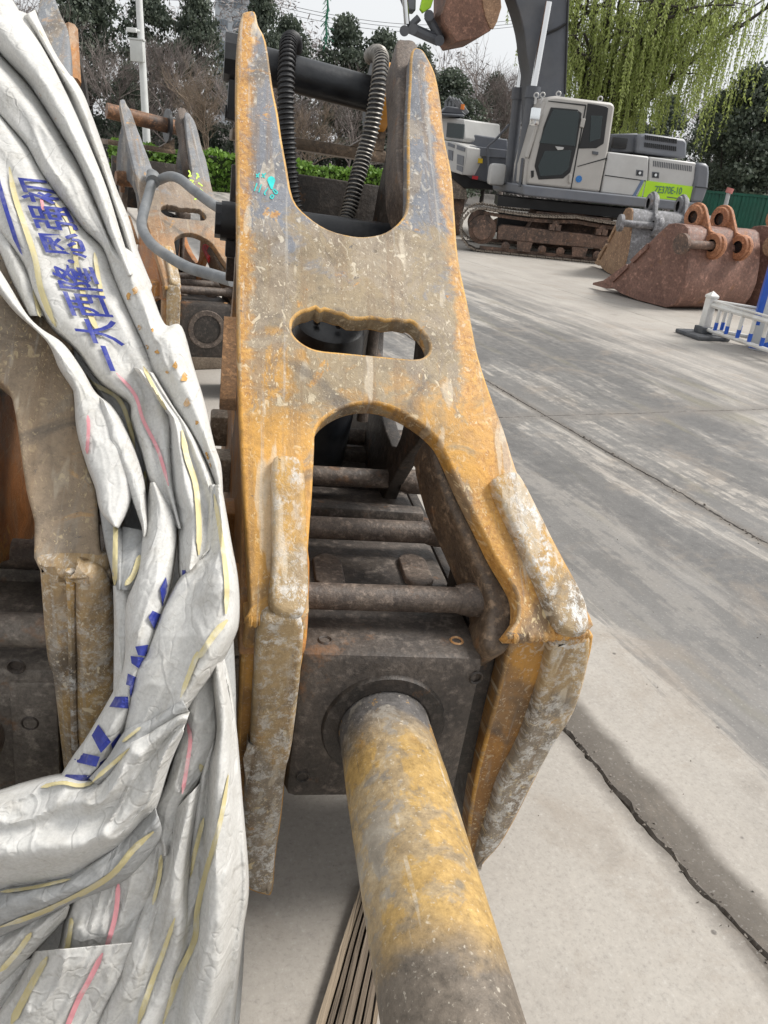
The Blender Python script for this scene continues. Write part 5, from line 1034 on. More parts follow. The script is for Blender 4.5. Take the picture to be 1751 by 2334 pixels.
# loose excavator buckets lying on the yard
kb = lambda x, y: (1300 + x / 3.678, 430 + y / 3.678)
O1 = gp(1517, 703); A1 = (gp(1400, 672) - O1); A1.z = 0; A1.normalize(); yawb = math.atan2(-A1.y, -A1.x)
FB = Fr(O1, yawb, O1)
def make_bucket(shell_m, ear_m):
    b = empty('loose_bucket', O1)
    W = 1.45
    side = K(kb, (265, 775), (330, 735), (500, 625), (655, 460), (735, 380), (825, 296), (880, 288), (955, 300), (985, 330), (995, 460), (990, 620), (965, 780), (920, 900), (868, 975), (800, 1000), (690, 985), (560, 940), (430, 880))
    sd = [FB.P(x, y) for x, y in side]
    for p in sd: p.z = max(p.z, .015)
    for w0 in (0.0, W - .03):
        mb = MB(); mb.prism(sd, FB.ed * w0, FB.ed * (w0 + .03)); mb.build('side_plate', shell_m, b, smooth=0, bevel=.006)
    # wrapper from the top edge round the back to the lip
    idx = list(range(5, len(sd))) + [0]
    ctr = sum(sd, Vector()) / len(sd); prof = [sd[i] for i in idx]; inner = [p + (ctr - p).normalized() * .03 for p in prof]
    mb = MB(); mb.prism(prof + inner[::-1], FB.ed * .03, FB.ed * (W - .03)); mb.build('shell', shell_m, b, smooth=40)
    # side cutters and teeth
    for w0 in (-.035, W):
        for pts in (((515, 600), (660, 455), (662, 500), (535, 625)), ((325, 745), (485, 630), (492, 665), (365, 785))):
            mb = MB(); mb.prism([FB.P(*kb(*q)) for q in pts], FB.ed * w0, FB.ed * (w0 + .035)); mb.build('side_cutter', shell_m, b, smooth=0, bevel=.006)
    t0 = FB.P(*kb(300, 800)); t0.z = max(t0.z, .09); tip = FB.P(*kb(160, 797)); tip.z = max(tip.z, .05)
    for k in range(5):
        w_ = .02 + k * (W - .18) / 4; mb = MB(); d = tip - t0
        base = [t0 + Vector((0, 0, .075)), t0 + Vector((0, 0, -.07)), t0 + FB.ed * .14 + Vector((0, 0, -.07)), t0 + FB.ed * .14 + Vector((0, 0, .075))]
        tipq = [tip + FB.ed * .05 + Vector((0, 0, .02)), tip + FB.ed * .05 + Vector((0, 0, -.015)), tip + FB.ed * .09 + Vector((0, 0, -.015)), tip + FB.ed * .09 + Vector((0, 0, .02))]
        back = [q - d * .5 for q in base]
        V = [q + FB.ed * w_ for q in back + base + tipq]
        mb.add(V, [(0, 1, 2, 3)[::-1], (8, 9, 10, 11)] + [(j * 4 + i, j * 4 + (i + 1) % 4, j * 4 + 4 + (i + 1) % 4, j * 4 + 4 + i) for j in range(2) for i in range(4)]); mb.build('tooth', shell_m, b, smooth=0, bevel=.008)
    # hanger ears with two bosses each
    we1, we2 = .42, .95
    h1, h2 = FB.P(1587, 495, we1), FB.P(1629, 560, we1)
    h1 -= FB.ed * we1; h2 -= FB.ed * we1
    ea1 = -FB.ex
    ring = [FB.ex * (.20 * math.cos(a)) + Vector((0, 0, .20 * math.sin(a))) for a in [math.pi * (.15 + .95 * k / 10) for k in range(11)]]
    ring2 = [FB.ex * (.19 * math.cos(a)) + Vector((0, 0, .19 * math.sin(a))) for a in [math.pi * (-.75 + 1.0 * k / 10) for k in range(11)]]
    base_l = sd[6]; midp = (h1 + h2) / 2
    prof = [h1 + ring[k] for k in range(11)] + [base_l + Vector((0, 0, -.05)), sd[9] + Vector((0, 0, -.30)) - FB.ex * .05] + [h2 + ring2[k] for k in range(11)] + [midp + FB.ex * .10 + Vector((0, 0, .02))]
    for w_ in (we1, we2):
        mb = MB(); mb.prism(prof, FB.ed * (w_ - .03), FB.ed * (w_ + .03)); ear = mb.build('hanger_ear', ear_m, b, smooth=30, bevel=.01)
        for hc in (h1, h2):
            mb = MB(); mb.lathe([(.085, -.07), (.16, -.07), (.17, -.05), (.17, .05), (.16, .07), (.085, .07)], hc + FB.ed * w_, FB.ed, 28); mb.build('boss', ear_m, ear)
            mb = MB(); mb.lathe([(0, -.03), (.088, -.03), (.088, -.065)], hc + FB.ed * w_, FB.ed, 24); mb.build('bore', M_seal, ear)
    mb = MB(); mb.cyl(h2 + FB.ed * (we1 - .62), h2 + FB.ed * (we1 + .02), .058, n=20); mb.cyl(h2 + FB.ed * (we1 - .66), h2 + FB.ed * (we1 - .60), .14, n=24); mb.build('linkage_pin', M_trackd, b)
    mb = MB(); mb.prism([sd[9] + Vector((0, 0, -.24)), sd[9] + Vector((0, 0, -.30)), sd[9] + FB.ex * .025 + Vector((0, 0, -.28))], FB.ed * .06, FB.ed * (W - .06)); mb.build('wear_strip', shell_m, b, smooth=0)
    return b
M_bear = grime_mat('orange_rust_ears', (.22, .09, .045), (.40, .18, .09), 3, .7)
M_bshell = grime_mat('red_brown_bucket', (.12, .058, .042), (.215, .115, .085), 2.0, .62)
bucket1 = make_bucket(M_bshell, M_bear)
tag(bucket1, 'red-brown rusty excavator bucket lying nearest, with two orange ears and pointed teeth', 'bucket', 'loose excavator buckets')
M_b2 = grime_mat('grey_painted_bucket', (.12, .115, .115), (.25, .25, .265), 1.6, .55); M_b2s = grime_mat('tan_rusty_plate', (.19, .11, .065), (.33, .215, .13), 2.4, .7)
def bucket_copy(loc, yaw, sc, label, shell_m, side_m, ear_m):
    b = copy_tree(bucket1); b.location = loc; b.rotation_euler = (0, 0, yaw); b.scale = (sc, sc, sc); tag(b, label)
    cache = {}
    def rec(o):
        for ch in o.children:
            k = ch.name.split('.')[0]; m_ = {'side_plate': side_m, 'side_cutter': side_m, 'tooth': side_m, 'hanger_ear': ear_m, 'boss': ear_m}.get(k, shell_m)
            if k not in ('bore',):
                key = (ch.data.name, m_.name)
                if key not in cache: cache[key] = ch.data.copy(); cache[key].materials.clear(); cache[key].materials.append(m_)
                ch.data = cache[key]
            rec(ch)
    rec(b); return b
tipl = FB.P(1343, 646); 
def place_tip(px, yaw, sc): r_ = Matrix.Rotation(yaw, 3, 'Z') @ (tipl * sc); q = gp(*px); return (q.x - r_.x, q.y - r_.y, 0)
bucket2 = bucket_copy(place_tip((1346, 606), R(-24), 1.06), R(-24), 1.06, 'grey bucket with tan rusted side standing between the excavator and the red-brown bucket', M_b2, M_b2s, M_b2)
bucket3 = bucket_copy(tuple(O1 + FB.ed * 1.72 + FB.ex * .05), R(4), 1.05, 'brown bucket with pale grey inside at the right edge behind the white barrier', M_b2s, M_bshell, M_bear)

# white traffic barrier and blue-white board
B0 = gp(1600, 768); Bd = gp(1751, 822) - B0; yb = math.atan2(Bd.y, Bd.x)
barrier = empty('traffic_barrier', B0, yb); tag(barrier, 'low white barrier with blue-tipped pickets and a grey foot in front of the buckets', 'barrier')
FBr = Fr(B0, yb, B0); toL = Matrix.Rotation(-yb, 3, 'Z')
def bl(x, y, w=0): return toL @ FBr.P(x, y, w)
M_white = simple('white_plastic', (.72, .71, .68), .5, .06, 10, .05, dirt=(.45, .38, .28), dirt_amt=.6); M_blue2 = simple('blue_plastic', (.02, .10, .50), .45, .1, 10)
hp = bl(1626, 664).z
mb = MB(); mb.box((-.05, -.05, .10), (.05, .05, hp - .07), bev=.008); mb.box((-.058, -.058, hp - .075), (.058, .058, hp - .045), bev=.006)
mb.add([(-.055, -.055, hp - .045), (.055, -.055, hp - .045), (.055, .055, hp - .045), (-.055, .055, hp - .045), (0, 0, hp + .005)], [(0, 1, 4), (1, 2, 4), (2, 3, 4), (3, 0, 4)]); mb.build('post', M_white, barrier)
M_foot = simple('grey_rubber', (.075, .08, .09), .7, .15, 8, .2, dirt=(.25, .24, .22), dirt_amt=.4)
mb = MB(); mb.box((-.24, -.22, 0), (.24, .22, .05), bev=.015); mb.box((-.085, -.08, .05), (.085, .08, .13), bev=.012); mb.build('foot', M_foot, barrier)
ztop, zbot = bl(1640, 700).z, bl(1615, 752).z
for ang, ln in ((0, 1.9), (R(38), 1.9)):
    d = Vector((math.cos(ang), math.sin(ang), 0)); rl = MB(); rl.tube([d * .05 + Vector((0, 0, ztop)), d * ln + Vector((0, 0, ztop))], .03, 8); rl.tube([d * .05 + Vector((0, 0, ztop + .05)), d * ln + Vector((0, 0, ztop + .05))], .014, 6); ro = rl.build('top_rail', M_white, barrier)
    rl = MB(); rl.tube([d * .05 + Vector((0, 0, zbot)), d * ln + Vector((0, 0, zbot))], .024, 8); rl.build('bottom_rail', M_white, barrier)
    for k in range(9):
        c = d * (.2 + k * .2); mb = MB(); mb.tube([c + Vector((0, 0, zbot)), c + Vector((0, 0, ztop))], .021, 8); pk = mb.build('picket', M_white, barrier)
        mb = MB(); mb.tube([c + Vector((0, 0, zbot + .02)), c + Vector((0, 0, zbot + .11))], .0225, 8); mb.build('blue_tip', M_blue2, pk)
S0 = gp(1708, 797); ys = R(-20); sign = empty('advertising_board', S0, ys); tag(sign, 'blue-edged white and grey board standing at the right edge beside the barrier', 'board')
mb = MB(); mb.box((.0, 0, .0), (.9, .30, 1.3), bev=.01); mb.build('box', simple('grey_white_sheet', (.55, .57, .58), .5, .06, 4), sign)
mb = MB(); mb.box((-.03, -.004, .28), (.035, .31, 1.32), bev=.004); mb.build('blue_edge', M_blue2, sign)
ringp = [(.035, .02), (.9, .02), (.9, .05), (.7, .12), (.5, .16), (.3, .16), (.14, .10), (.06, .05)]
mesh_obj('blue_swoosh', plate_mesh('blue_swoosh', [tuple(p) for p in catmull(ringp, 4, True)], [], .006, .001, Vector((0, -.003, 0)), EX, EZ, -EY), M_blue2, sign)
# ------------------------------------------------------------------ planting, poles, fence, far buildings
def leaf_mat(name, a, b, c, trans=.25):
    t = NT(name); g_ = t.n('NewGeometry'); col_ = t.ramp(g_.outputs['Random Per Island'], [(0, a), (.5, b), (1, c)]); v = t.obj()
    col_ = t.mix(t.ramp(t.noise(v, .6, 3, .5), [(.35, .55), (.65, 0.0)]), col_, tuple(k * .7 for k in a))
    t.fin(col_, .6); tr = t.n('BsdfTranslucent'); t.put(tr.inputs[0], col_); ms = t.n('MixShader'); ms.inputs[0].default_value = trans
    t.t.links.new(t.b.outputs[0], ms.inputs[1]); t.t.links.new(tr.outputs[0], ms.inputs[2]); t.t.links.new(ms.outputs[0], t.out.inputs[0]); return t.m
M_ever = leaf_mat('hazed_dark_evergreen_leaves', (.06, .08, .06), (.10, .125, .088), (.145, .17, .12))  # tree leaf colours paled and greyed, distance haze put into the colour
M_ever2 = leaf_mat('hazed_mid_green_leaves', (.075, .10, .058), (.12, .15, .08), (.17, .20, .11))
M_olive = leaf_mat('olive_brown_leaves', (.085, .085, .04), (.14, .13, .06), (.20, .175, .08))
M_wil = leaf_mat('willow_leaves', (.30, .37, .09), (.42, .50, .15), (.55, .62, .25), .5)
M_hed = leaf_mat('bright_hedge_leaves', (.09, .18, .025), (.16, .30, .04), (.26, .42, .08), .3)
M_twig = simple('grey_brown_twigs', (.24, .205, .19), .9, .25, 2, .2); M_twigd = simple('dark_bark', (.05, .042, .036), .9, .25, 3, .3); M_twigl = simple('tan_bark', (.26, .20, .15), .9, .2, 3, .3)
rnd = random.Random(11)
def leaves(mb_v, mb_f, c, n, rad, size, R_, droop=0.0, asp=1.0):
    for _ in range(n):
        p = Vector((R_.gauss(0, 1), R_.gauss(0, 1), R_.gauss(0, 1))); p = p if p.length < 1.9 else p * (1.9 / p.length * R_.random()); p = Vector((p.x * rad[0], p.y * rad[1], p.z * rad[2])) * .55 + c
        a = Vector((R_.uniform(-1, 1), R_.uniform(-1, 1), R_.uniform(-.5, 1))).normalized(); b = a.orthogonal(); b = (b * math.cos(R_.random() * 6.28) + a.cross(b) * math.sin(R_.random() * 6.28)).normalized()
        s = size * R_.uniform(.6, 1.25); k = len(mb_v); a_ = a.cross(b) * s * asp * .5; b_ = b * s * .5
        mb_v += [p - a_ - b_ * .3, p + b_ * -1, p + a_ - b_ * .1, p + b_ * 1]; mb_f.append((k, k + 1, k + 2, k + 3))
def evergreen_mesh(seed, h, wdt, n_cl, n_lf, size, low=.12):
    R_ = random.Random(seed); V, F_ = [], []
    for k in range(n_cl):
        z = h * (low + (1 - low) * R_.random() ** .9); t_ = z / h; rr = wdt * (.95 * math.sin(math.pi * min(1, (t_ * .88 + .14))) ** .7) * R_.uniform(.35, 1.0); a = R_.random() * 6.28
        leaves(V, F_, Vector((rr * math.cos(a), rr * math.sin(a), z)), n_lf, (wdt * .30, wdt * .30, h * .055), size, R_)
    me = bpy.data.meshes.new('crown'); me.from_pydata([tuple(v) for v in V], [], F_); return me
def branch_mesh(seed, h, spread, levels, n0, r0, up=.8, name='branches'):
    R_ = random.Random(seed); mb = MB()
    def grow(p, d, ln, r, lev):
        path = [p]; q = p; dd = d
        for _ in range(4):
            dd = (dd + Vector((R_.gauss(0, .13), R_.gauss(0, .13), R_.gauss(0.04 * up, .08)))).normalized(); q = q + dd * ln / 4; path.append(q)
        mb.tube(path, [r * (1 - .15 * i) for i in range(5)], 3 if lev > 1 else 6, caps=False)
        if lev < levels:
            for _ in range(n0 if lev else n0 + 2):
                t_ = R_.uniform(.3, 1.0); i = min(3, int(t_ * 4)); b = path[i].lerp(path[i + 1], min(1, t_ * 4 - i))
                nd = (dd + Vector((R_.gauss(0, spread), R_.gauss(0, spread), R_.gauss(.15 * up, spread * .5)))).normalized(); grow(b, nd, ln * R_.uniform(.5, .8), r * .5, lev + 1)
    grow(Vector((0, 0, 0)), Vector((0, 0, 1)), h * .42, r0, 0)
    return mb.mesh(name, 0)
def trunk_mesh(h, r): 
    mb = MB(); P = [Vector((.06 * h * .1 * mnoise.noise(Vector((k, h, 1))), .05 * mnoise.noise(Vector((k, h, 5))), h * k / 6)) for k in range(7)]; mb.tube(P, [r * (1 - .1 * k) for k in range(7)], 8)
    for a in (0.6, 2.4, 4.4): mb.tube([P[3], P[4] + Vector((math.cos(a) * h * .12, math.sin(a) * h * .12, h * .05)), P[6] + Vector((math.cos(a) * h * .2, math.sin(a) * h * .2, h * .1))], [r * .5, r * .3, r * .15], 6)
    return mb.mesh('trunk', 40)
EV = [evergreen_mesh(s, 8.0, 2.4, 120, 100, .17) for s in (1, 2, 3)]
TR = trunk_mesh(5.0, .16)
BR = [branch_mesh(s, 8.5, .55, 4, 6, .09) for s in (4, 5, 6)]
def put_tree(name, label, px, py, dist, hpx, kind, var, yaw, group=None, wsc=1.0):
    """base at the ground on the ray through px at the given distance; hpx = photo row of its top"""
    d = ray(px, py); b = CAM + d * (dist / Vector((d.x, d.y, 0)).length); b.z = 0
    dt = ray(px + 0, hpx); top = CAM + dt * (dist / Vector((dt.x, dt.y, 0)).length)
    h = max(1.5, top.z); t = empty(name, (b.x, b.y, 0), yaw); tag(t, label, 'tree', group)
    if kind in ('ever', 'mid', 'olive'):
        s = h / 8.0; m_ = {'ever': M_ever, 'mid': M_ever2, 'olive': M_olive}[kind]; me = EV[var % 3] if m_ is M_ever else EV[var % 3].copy(); 
        if not me.materials: me.materials.append(m_)
        o = mesh_obj('crown', me, None, t); o.scale = (s * wsc, s * wsc, s); o = mesh_obj('trunk', TR, M_twigd, t); o.scale = (s, s, s)
    else:
        s = h / 7.6; me = BR[var % 3]; 
        if kind == 'bare_tan': me = BR[var % 3].copy(); me.materials.clear(); me.materials.append(M_twigl)
        elif not me.materials: me.materials.append(M_twig)
        o = mesh_obj('branches', me, None, t); o.scale = (s * wsc, s * wsc, s)
    return t
for a in ((40, 380, 46, -60, 'bare', 0, .3, 'bare grey tree above the top of the tarpaulin', 1.3), (150, 380, 43, 20, 'bare', 1, 1.1, 'bare grey tree right of the grey ear at upper left', 1.3), (215, 380, 56, -70, 'ever', 0, 0, 'dark evergreen left of the white camera pole', .9), (255, 380, 42, 70, 'bare', 2, 2, 'bare twiggy tree just left of the white pole', 1.2),
          (350, 380, 54, -30, 'ever', 1, 1, 'dark evergreen just right of the white pole', .8), (300, 390, 42, 150, 'ever', 2, 2.2, 'low dark evergreen behind the foot of the white pole', .8), (400, 380, 41, 60, 'bare', 0, 2.9, 'bare grey tree between two evergreens left of the yellow breaker', 1.2), (455, 380, 53, -15, 'mid', 0, .7, 'green evergreen close left of the yellow breaker ear', .75), (530, 380, 43, 60, 'bare', 1, 4.1, 'bare grey tree right beside the tall left ear', 1.1),
          (590, 380, 50, -8, 'ever', 2, 1.9, 'evergreen hidden half behind the tall left ear', .75), (650, 390, 52, 48, 'mid', 1, 2.5, 'mid green tree behind the spring-wrapped left hose', .9), (700, 390, 42, 100, 'bare', 1, .5, 'bare tree behind the black mounting pin', 1.2), (770, 390, 50, 45, 'mid', 2, .2, 'rounded green tree over the middle of the mounting pin', .95), (855, 390, 50, 72, 'ever', 0, 1.3, 'dark green tree beside the right hose', .9), (800, 390, 41, 140, 'bare', 2, 3.3, 'low bare tree seen under the right end of the pin', 1.2),
          (935, 400, 53, 112, 'ever', 1, .9, 'dark evergreen just right of the right ear', .9), (1005, 400, 39, 165, 'olive', 2, .4, 'olive brown bushy tree right of the right ear', 1.3), (1065, 400, 47, 80, 'bare', 2, 1.7, 'bare tree under the raised bucket', 1.5), (1105, 400, 46, 170, 'ever', 0, 2.1, 'small dark evergreen left of the boom', .7), (1150, 400, 42, 130, 'bare', 0, 2.3, 'bare grey tree left of the boom rams', 1.3),
          (1655, 470, 27, 150, 'ever', 0, .5, 'dense dark evergreen behind the green hoarding at right', 1.0), (1735, 470, 28, 70, 'ever', 1, 1.5, 'tall dark evergreen at the right edge', .9), (1590, 470, 31, 215, 'ever', 2, 2.6, 'dark evergreen under the willow curtain', .9), (1480, 470, 36, 225, 'mid', 1, 1.2, 'green tree behind the engine hood of the excavator', 1.0), (1700, 480, 40, 100, 'bare', 1, .1, 'bare tree showing between willow and evergreens at right', 1.3), (1400, 470, 38, 250, 'olive', 0, 2.2, 'low olive tree behind the excavator cab roof', 1.2)):
    px, py, ds, top, kd, vr, yw, lab, ws = a
    put_tree({'ever': 'evergreen_tree', 'mid': 'evergreen_tree', 'olive': 'evergreen_tree', 'bare': 'bare_tree'}[kd], lab, px, py, ds, top, kd, vr, yw, 'trees round the yard', ws)
# young bare trees in front of the wood
yt = put_tree('bare_tree', 'slender tan multi-stemmed bare tree behind the hedge, left of the yellow breaker', 487, 400, 38, 75, 'bare_tan', 1, .4, 'young bare trees behind the hedge', .75)
yt2 = put_tree('bare_tree', 'tan bare sapling seen through the breaker notch under the mounting pin', 690, 410, 40, 215, 'bare_tan', 2, .9, 'young bare trees behind the hedge', 1.1)
# distant wood that reads as one brown-grey mass
R_ = random.Random(5); V, F_ = [], []
for k in range(1500):
    xx = R_.uniform(-36, 44); dd = R_.uniform(60, 74); hh = R_.uniform(.5, 7.5 + 1.2 * math.sin(xx * .5) + 1.0 * math.sin(xx * .23) + 8.5 * max(0, min(1, (-6 - xx) / 9))) * (1.0 if xx < 4 else .72)
    leaves(V, F_, Vector((xx, dd, hh)), 40, (1.5, 1.2, 1.1), .5, R_, asp=.16)
me = bpy.data.meshes.new('distant_wood'); me.from_pydata([tuple(v) for v in V], [], F_)
o = mesh_obj('distant_wood', me, leaf_mat('grey_brown_far_twigs', (.19, .17, .165), (.28, .25, .24), (.36, .33, .32), .1)); tag(o, 'grey-brown leafless wood closing the view behind the trees', 'wood', kind='stuff')
mb = MB(); rows = []
for k in range(60):
    xx = -70 + k * 2.6; hh = 3.0 + .7 * math.sin(xx * .21) + .5 * math.sin(xx * .53); rows.append([(xx, 78, 0), (xx, 78.5, hh * .6), (xx, 80, hh), (xx, 84, hh * 1.02), (xx, 92, 0)])
mb.grid(rows); o = mb.build('wooded_bank', simple('dark_undergrowth', (.035, .035, .028), .95, .4, .5, .5)); tag(o, kind='structure')
# hedge
def hedge(name, label, pa, pb, h, dep, R_):
    t = empty(name, pa); d = (pb - pa); ln = d.length; d.normalize(); nn = Vector((-d.y, d.x, 0)); V, F_ = [], []
    n = int(ln * 420)
    for _ in range(n):
        s = R_.random() * ln; f = R_.random(); hv = h * (1 + .06 * math.sin(s * 1.9) + .04 * math.sin(s * 5.1))
        if f < .5: p = d * s + nn * R_.gauss(0, .05) + Vector((0, 0, hv * R_.random()))
        else: p = d * s + nn * R_.random() * dep + Vector((0, 0, hv + R_.gauss(0, .05)))
        leaves(V, F_, p, 1, (.05, .05, .05), .17, R_)
    me = bpy.data.meshes.new('foliage'); me.from_pydata([tuple(v) for v in V], [], F_); mesh_obj('foliage', me, M_hed, t)
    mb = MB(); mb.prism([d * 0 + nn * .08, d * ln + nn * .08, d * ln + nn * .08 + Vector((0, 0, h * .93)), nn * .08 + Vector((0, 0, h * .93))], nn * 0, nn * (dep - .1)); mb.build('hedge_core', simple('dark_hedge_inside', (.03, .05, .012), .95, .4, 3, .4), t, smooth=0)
    tag(t, label, 'hedge', 'clipped hedges along the yard'); return t
def atd(px, py, dist): d = ray(px, py); p = CAM + d * (dist / Vector((d.x, d.y, 0)).length); return p
ha, hb = atd(250, 400, 34), atd(560, 420, 34); hc, hd_ = atd(600, 430, 33.5), atd(1010, 460, 31)
for q in (ha, hb, hc, hd_): q.z = 0
hz = atd(480, 352, 34).z
hedge('clipped_hedge', 'bright green clipped hedge left of the yellow breaker', ha, hb, hz, 1.0, random.Random(3))
hedge('clipped_hedge', 'bright green hedge seen through the breaker notch', hc, hd_, hz * .93, 1.0, random.Random(4))
# willow
def willow():
    base = atd(1335, 400, 25); base.z = 0; t = empty('willow_tree', base); tag(t, 'weeping willow with pale yellow-green hanging strands behind the excavator', 'tree', 'trees round the yard'); R_ = random.Random(21)
    mb = MB(); tips = []
    def limb(p, tgt, r):
        P = [p]; 
        for k in range(1, 8):
            f = k / 7; q = p.lerp(tgt, f) + Vector((R_.gauss(0, .12), R_.gauss(0, .12), .9 * math.sin(math.pi * f * .6) * .5)); P.append(q)
        mb.tube(P, [r * (1 - .11 * k) for k in range(8)], 7); return P
    o0 = Vector((0, 0, .0)); mb.tube([o0, Vector((.05, 0, 1.2)), Vector((.0, .1, 2.6))], [.32, .27, .24], 10)
    top = Vector((0, .1, 2.5)); ctrl = []
    for px, py, dd in ((1290, 60, 25), (1350, -20, 25), (1420, 40, 25.5), (1480, -40, 26), (1560, 20, 25.5), (1640, 60, 25), (1250, -60, 26), (1390, -140, 25), (1600, -90, 25.5), (1700, -20, 25.5), (1745, 60, 26), (1500, 90, 24.2), (1330, 120, 24.2), (1680, -130, 25)):
        q = atd(px, py, dd) - base; P = limb(top, q, .15); ctrl.append(P)
        for _ in range(6):
            i = R_.randint(3, 7); q2 = P[i] + Vector((R_.gauss(0, .9), R_.gauss(0, .9), R_.gauss(.25, .4))); P2 = limb(P[i], q2, .045); ctrl.append(P2)
    mb.build('trunk', M_twigd, t)
    V, F_ = [], []; sm = MB()
    for k in range(1150):
        P = R_.choice(ctrl); i = R_.randint(3, 7); p = P[i] + Vector((R_.gauss(0, .35), R_.gauss(0, .5), R_.gauss(0, .2))); ln = R_.uniform(.8, 2.6) * (1.25 if p.x > 2.5 else 1)
        sx = R_.gauss(0, .05); q = p; dx = Vector((R_.gauss(0, .5), R_.gauss(0, .5), .15)); path = [q.copy()]; n = int(ln / .075)
        for j in range(n):
            v = dx * max(0, 1 - j / 7) + Vector((sx, 0, -1)); q = q + v.normalized() * .075
            if q.z < 2.1: break
            if j % 6 == 0: path.append(q.copy())
            for _ in range(2):
                a = Vector((R_.gauss(0, .6), R_.gauss(0, .6), -1)).normalized(); b = a.orthogonal().normalized(); b = (b * math.cos(j * 2.4) + a.cross(b) * math.sin(j * 2.4)); kk = len(V); ls = R_.uniform(.07, .13)
                V += [q, q + a * ls * .5 + b * .017, q + a * ls, q + a * ls * .5 - b * .017]; F_.append((kk, kk + 1, kk + 2, kk + 3))
        if len(path) > 1: sm.tube(path, .007, 3, caps=False)
    me = bpy.data.meshes.new('hanging_strands'); me.from_pydata([tuple(v) for v in V], [], F_); st = mesh_obj('hanging_strands', me, M_wil, t)
    sm.build('withies', simple('willow_twig', (.22, .24, .08), .8, .2, 3), t, smooth=0)
willow()
# white pole with camera and cabinet
pb = atd(338, 365, 36); pb.z = 0; ptop = atd(312, -90, 36); pole = empty('camera_pole', pb); tag(pole, 'tall white steel pole with a small camera and a pale box behind the hedge', 'pole')
M_wp = simple('white_pole_paint', (.66, .67, .66), .5, .05, 4); mb = MB(); mb.tube([Vector((0, 0, 0)), (ptop - pb) * .5, ptop - pb], [.16, .14, .12], 14); mb.build('mast', M_wp, pole)
p = atd(314, 117, 35.8) - pb; mb = MB(); mb.box(tuple(p + Vector((-.24, -.2, -.36))), tuple(p + Vector((.26, .06, .36))), bev=.02); mb.box(tuple(p + Vector((-.28, -.22, .36))), tuple(p + Vector((.30, .1, .42))), bev=.01); mb.build('cabinet', simple('pale_cabinet', (.55, .56, .54), .5, .05, 4), pole)
p = atd(304, 68, 35.8) - pb; mb = MB(); mb.box(tuple(p + Vector((-.26, -.06, -.08))), tuple(p + Vector((.12, .06, .07))), bev=.02); mb.tube([p, p + Vector((.2, .15, 0))], .04, 6); mb.build('camera', M_wp, pole)
# green hoarding
f0, f1 = atd(1535, 500, 24.5), atd(1790, 520, 21.5); f0.z = f1.z = 0; fh = atd(1600, 438, 24).z; fd = (f1 - f0); fl = fd.length; fd.normalize(); fn = Vector((fd.y, -fd.x, 0)); fn = fn if fn.y < 0 else -fn
hoard = empty('site_hoarding', f0); tag(hoard, 'dark green corrugated hoarding at the right behind the buckets', 'fence'); M_green = simple('green_sheet_metal', (.012, .115, .075), .5, .15, 3, .05, dirt=(.06, .10, .08), dirt_amt=.4)
N = 5
for k in range(N):
    s0, s1 = fl * k / N + .01, fl * (k + 1) / N - .01; rows = []; n = 24
    for j in range(n + 1):
        s = s0 + (s1 - s0) * j / n; dz = .025 if j % 4 in (1, 2) else 0; b = fd * s + fn * dz; rows.append([b + Vector((0, 0, .05)), b + Vector((0, 0, fh))])
    mb = MB(); mb.grid(rows); pn = mb.build('sheet_panel', M_green, hoard, smooth=0); so = pn.modifiers.new('thickness', 'SOLIDIFY'); so.thickness = .01
    mb = MB(); c = fd * (fl * k / N) - fn * .05; mb.box(tuple(c + Vector((-.04, -.04, 0))), tuple(c + Vector((.04, .04, fh + .03)))); mb.build('hoarding_post', M_green, hoard)
mb = MB(); mb.prism([fd * 0 + Vector((0, 0, fh)), fd * fl + Vector((0, 0, fh)), fd * fl + Vector((0, 0, fh + .06)), Vector((0, 0, fh + .06))], fn * -.02, fn * .05); mb.build('top_rail', M_green, hoard)
q0 = atd(1646, 505, 19.5); q0.z = 0; q1 = atd(1661, 440, 19.5); post = empty('marker_post', q0); tag(post, 'thin grey post with a faded red cap in front of the green hoarding', 'post')
mb = MB(); mb.tube([Vector(), q1 - q0], .045, 10); mb.build('shaft', simple('grey_post_paint', (.42, .43, .44), .5, .1, 5), post); mb = MB(); mb.cyl(q1 - q0, q1 - q0 + Vector((.02, 0, .10)), .075, n=12); mb.build('cap', simple('faded_red', (.55, .20, .18), .6, .1, 8), post)
q0 = atd(1708, 480, 30); q0.z = 0; q1 = atd(1731, 345, 30); mb = MB(); mb.tube([q0, q1], .13, 10); o = mb.build('concrete_post', simple('pale_concrete_post', (.42, .40, .36), .8, .15, 3)); tag(o, 'pale concrete post rising behind the green hoarding at right', 'post')
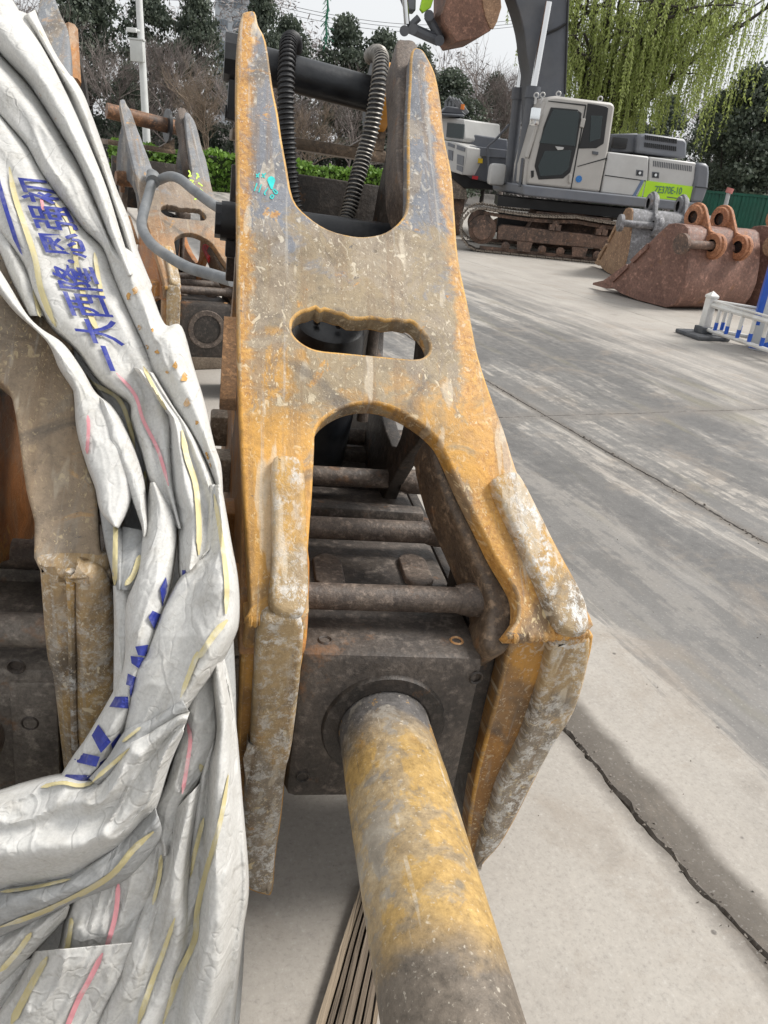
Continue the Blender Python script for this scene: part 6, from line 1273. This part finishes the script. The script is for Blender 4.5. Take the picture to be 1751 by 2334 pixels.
# far building and overhead lines
M_win = simple('far_window_glass', (.20, .23, .26), .2, .1, 1)
bp = atd(550, 300, 150); bp.z = 0; bld = empty('apartment_block', bp); tag(bld, 'pale far-off apartment block just above the trees at top centre', 'building')
bt = atd(550, -40, 150).z; mb = MB(); mb.box((-4.5, 0, 0), (3.2, 12, bt)); mb.build('wall', simple('pale_render_wall', (.50, .53, .56), .8, .08, .3), bld, smooth=0)
for fl_ in range(int(bt / 3.1)):
    for k in range(3): mb = MB(); mb.box((-3.9 + k * 2.5, -.08, .9 + fl_ * 3.1), (-2.4 + k * 2.5, .05, 2.4 + fl_ * 3.1)); mb.build('window', M_win, bld, smooth=0)
for k, (ya, yb_) in enumerate(((0, 38), (8, 46), (22, 52))):
    a, b = atd(560, ya - 12, 70), atd(1240, yb_ - 0, 78); P = [a.lerp(b, j / 20) - Vector((0, 0, 1.2 * math.sin(math.pi * j / 20))) for j in range(21)]; ext = (b - a).normalized(); P = [a - ext * 25] + P + [b + ext * 40]
    mb = MB(); mb.tube(P, .02, 4); o = mb.build('overhead_line', M_seal); tag(o, ('uppermost', 'middle', 'lowest')[k] + ' of the thin overhead wires crossing the white sky', 'wire', 'overhead wires')
tw = atd(750, -60, 30); mb = MB(); Rn = random.Random(2)
mb2 = MB(); pth = [tw + Vector((.02 * math.sin(k * 1.3), 0, -.16 * k)) for k in range(13)]; mb2.tube(pth, .035, 6)
for k in range(90):
    p = pth[Rn.randint(0, 12)]; mb2.tube([p, p + Vector((Rn.gauss(0, .09), Rn.gauss(0, .05), -Rn.uniform(.08, .28)))], .010, 3, caps=False)
o = mb2.build('hanging_green_cord', simple('green_netting_cord', (.02, .16, .09), .7, .2, 8)); tag(o, 'frayed green cord hanging down into the sky at top centre', 'cord')

# grit and crumbs of broken concrete along the joints and scattered on the slabs
Rg = random.Random(31); mb = MB()
def crumb(p, r_):
    ax_ = [Vector((Rg.uniform(-1, 1), Rg.uniform(-1, 1), Rg.uniform(-.6, .8))).normalized() * r_ * Rg.uniform(.6, 1.2) for _ in range(3)]
    V = [p + a for a in ax_] + [p - a for a in ax_]; mb.add(V, [(0, 1, 2), (0, 2, 4), (0, 4, 5), (0, 5, 1), (3, 1, 5), (3, 5, 4), (3, 4, 2), (3, 2, 1)])
for q_, s0, s1, n_ in ((1.34, -3.2, .6, 620), (3.13, -9.0, -2.2, 420)):
    for _ in range(n_):
        s_ = Rg.uniform(s0, s1); clump = mnoise.noise(Vector((s_ * 2.1, q_, 0)))
        p = D2 * (q_ + Rg.gauss(0, .012 + .02 * max(0, clump))) + D1 * s_; crumb(Vector((p.x, p.y, Rg.uniform(-.006, .003))), Rg.uniform(.002, .0075 if q_ < 2 else .011))
for _ in range(260):
    p = D2 * Rg.uniform(-.6, 3.0) + D1 * Rg.uniform(-4, .8); crumb(Vector((p.x, p.y, .001)), Rg.uniform(.001, .004))
o = mb.build('concrete_grit', simple('grey_brown_grit', (.20, .175, .15), .9, .35, 60), smooth=0); tag(o, 'crumbs of broken concrete along the cracked joints', 'grit', kind='stuff')
